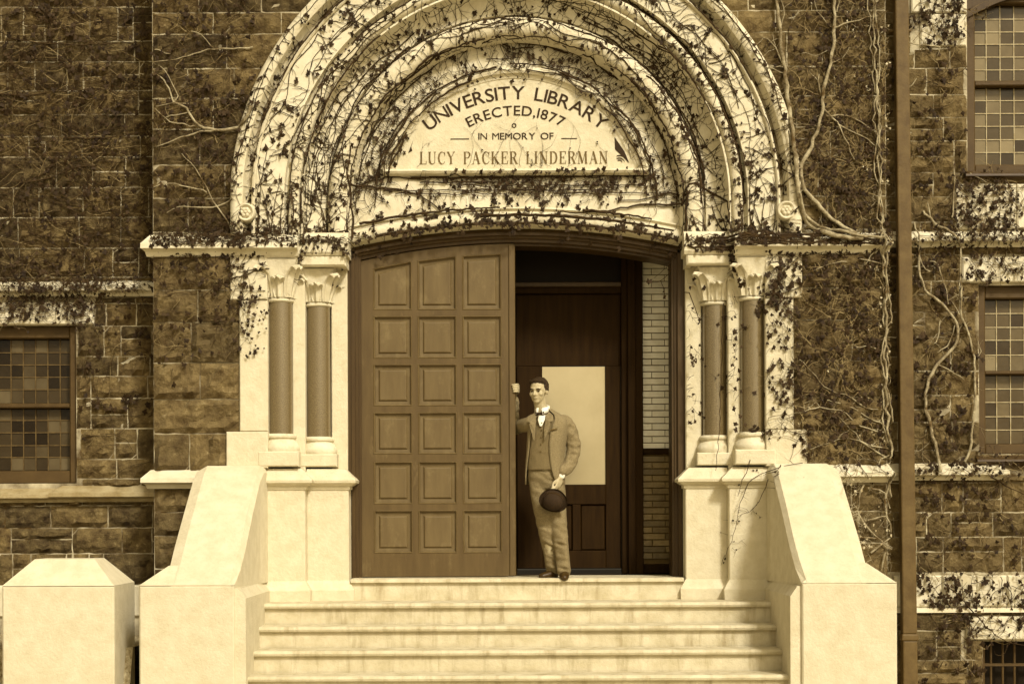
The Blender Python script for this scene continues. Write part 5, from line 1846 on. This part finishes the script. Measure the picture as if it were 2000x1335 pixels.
# standing collar with turned wings
mb = MB()
cn = q(1061, 800, .015)
rows = []
for hz, rr in ((-.022, .066), (.0, .063), (.030, .060)):
    rows.append([cn + sd * (rr * math.sin(t)) + fw * (rr * 1.0 * math.cos(t) + .006) + UP * (hz - .016 * math.cos(t)) for t in [math.radians(18 + 324 * k / 24) for k in range(25)]])
mb.grid(rows)
for sg in (-1, 1):
    a_ = cn + sd * (sg * .014) + fw * .074 + UP * -.012
    mb.add([a_ + UP * .014, cn + sd * (sg * .062) + fw * .030 + UP * .024, cn + sd * (sg * .064) + fw * .030 + UP * -.022, a_ + sd * sg * .016 + fw * .014 + UP * -.034], [(0, 1, 2, 3)])
co = mb.mesh("collar", True)
c_ = PO(co, "collar", 'linen')
c_.modifiers.new("thick", 'SOLIDIFY').thickness = .004
# bow tie
mb = MB()
bt = cn + fw * .086 + UP * -.040
for sg in (-1, 1):
    mb.add([bt + UP * .008, bt + sd * sg * .040 + UP * .021 - fw * .01, bt + sd * sg * .043 - UP * .018 - fw * .01, bt - UP * .009, bt + fw * .010 + sd * sg * .02 + UP * .001], [(0, 1, 4), (1, 2, 4), (2, 3, 4), (3, 0, 4), (0, 3, 2, 1)])
mb.ball(bt + fw * .004, .010, .010, .012, 10, 8)
PO(mb.mesh("bow_tie"), "bow_tie", 'black')

# jacket: open front shell, sleeves, lapels, collar, pocket
mb = MB()
J = [  # centre, a, b, gap on his right, gap on his left (degrees from the front)
    (q(1064, 946, .03), .172, .135, 66, 54), (q(1064, 930, .03), .172, .137, 58, 42), (q(1064, 910, .03), .168, .137, 50, 33), (q(1066, 885, .02), .168, .140, 45, 26), (q(1068, 865, .02), .172, .144, 41, 22),
    (chest, .178, .145, 36, 22), (q(1071, 830, .02), .180, .132, 36, 26), (q(1071, 819, .02), .170, .110, 38, 32), (q(1070, 811, .025), .135, .090, 42, 38), (q(1067, 804, .03), .090, .078, 46, 44), (q(1064, 799, .035), .070, .066, 50, 50)]
outer, inner = [], []
for c, a, b, g0, g1 in J:
    ro = torso_ring(c, a, b, 40, math.radians(g0), math.radians(g1))
    ri = torso_ring(c, a - .010, b - .010, 40, math.radians(g0), math.radians(g1))
    fo = lambda p: p + (fw * .5 + sd * .4) * (.016 * noise.noise(Vector((p.x * 10, p.y * 10, p.z * 9))))
    outer.append([fo(p) for p in ro]); inner.append([fo(p) for p in ri])
mb.grid(outer); mb.grid(inner)
mb.grid([outer[0], inner[0]]); mb.grid([outer[-1], inner[-1]])
mb.grid([[r[0] for r in outer], [r[0] for r in inner]]); mb.grid([[r[-1] for r in outer], [r[-1] for r in inner]])
jk = mb.mesh("jacket", True)
jo = PO(jk, "jacket", 'suit')
def sleeve(pts, rad, nm):
    mb = MB()
    limb(mb, pts, rad, 18)
    me = remesh(mb, .009, 2)
    for v in me.vertices:
        f_ = .012 * noise.noise(Vector((v.co.x * 12, v.co.y * 12, v.co.z * 22))) + .007 * noise.noise(v.co * 34)
        v.co += sd * f_ + fw * f_
    return PO(me, nm, 'suit')
sleeve([q(1096, 824, .03), q(1108, 830, .035), q(1119, 860, .04), elL, q(1112, 908, .0), wrL + Vector((.006, .005, .03))], [.068, .070, .066, .063, .058, .050], "sleeve")
sleeve([q(1042, 822, .02), q(1034, 828, .05), (shR + elR) / 2 + Vector((0, .03, -.01)), elR, (elR + wrR) / 2, wrR + Vector((0, 0, -.03))], [.064, .066, .062, .058, .052, .046], "sleeve")
def jpt(u, z, out=.150):
    return on_chest(u, z, out)
for sg, off in ((1, 0.0), (-1, -.012)):
    mb = MB()      # lapel
    pts = [(.052, nz_ + .004, .085), (.098, nz_ - .03, .110), (.112, nz_ - .085, .150), (.086, nz_ - .092, .152), (.094, nz_ - .11, .154), (.050, nz_ - .24, .158), (.042, nz_ - .25, .156), (.036, nz_ - .16, .148), (.040, nz_ - .06, .120)]
    vv = [jpt(sg * u + off, z, o_) for u, z, o_ in pts]
    mb.add(vv, [(0, 1, 8), (1, 2, 3, 8), (3, 4, 7, 8), (4, 5, 6, 7)])
    lp = PO(mb.mesh("lapel"), "lapel", 'suit'); lp.modifiers.new("thick", 'SOLIDIFY').thickness = .008
mb = MB()
a_, b_2 = jpt(.085, nz_ - .165, .150), jpt(.145, nz_ - .150, .142)
mb.tube([a_, (a_ + b_2) / 2 + fw * .006, b_2], [.006, .008, .006], 6, (0, 0, 1), True)
PO(mb.mesh("breast_pocket"), "breast_pocket", 'suit_trim')
mb = MB()
cf = wrL + (wrL - elL).normalized() * -.005
limb(mb, [cf + Vector((.004, .003, .018)), cf + (wrL - elL).normalized() * .012], [.034, .034], 14)
PO(mb.mesh("shirt_cuff", True), "shirt_cuff", 'linen')

# ------------------------------------------------------------------ the hat he holds
hc = q(1081, 977, -.17)
hat = empty("hat", hc)
tag(hat, "round dark felt hat held low in the man's hand", "hat")
hz = Vector((-.10, -.93, -.30)).normalized()       # the crown faces the viewer
hx = hz.cross(Vector((.25, 0, 1))).normalized()
hy = hx.cross(hz)
HMx = Matrix((hx, hy, hz)).transposed()
prof = [(.001, .115), (.04, .112), (.075, .098), (.092, .075), (.098, .045), (.099, .012), (.104, .004), (.125, .002), (.136, .010), (.139, .016), (.137, .012), (.124, -.003), (.098, -.004), (.095, .04), (.07, .09), (.001, .105)]
mb = MB(); rows = []
for r, h in prof:
    rows.append([HMx @ Vector((r * math.cos(a) * .90, r * math.sin(a) * .76, h * .9 + (.018 * math.cos(2 * a) if r > .11 else 0))) for a in [2 * math.pi * k / 36 for k in range(36)]])
mb.grid(rows, True)
ho = mb.obj("crown_and_brim", 'black', hat, True)
mb = MB(); rows = []
for r, h in ((.1005, .008), (.1010, .03), (.1000, .034)):
    rows.append([HMx @ Vector((r * math.cos(a) * .90, r * math.sin(a) * .76, h * .9)) for a in [2 * math.pi * k / 36 for k in range(36)]])
mb.grid(rows, True)
mb.obj("hat_band", 'leather', hat, True)
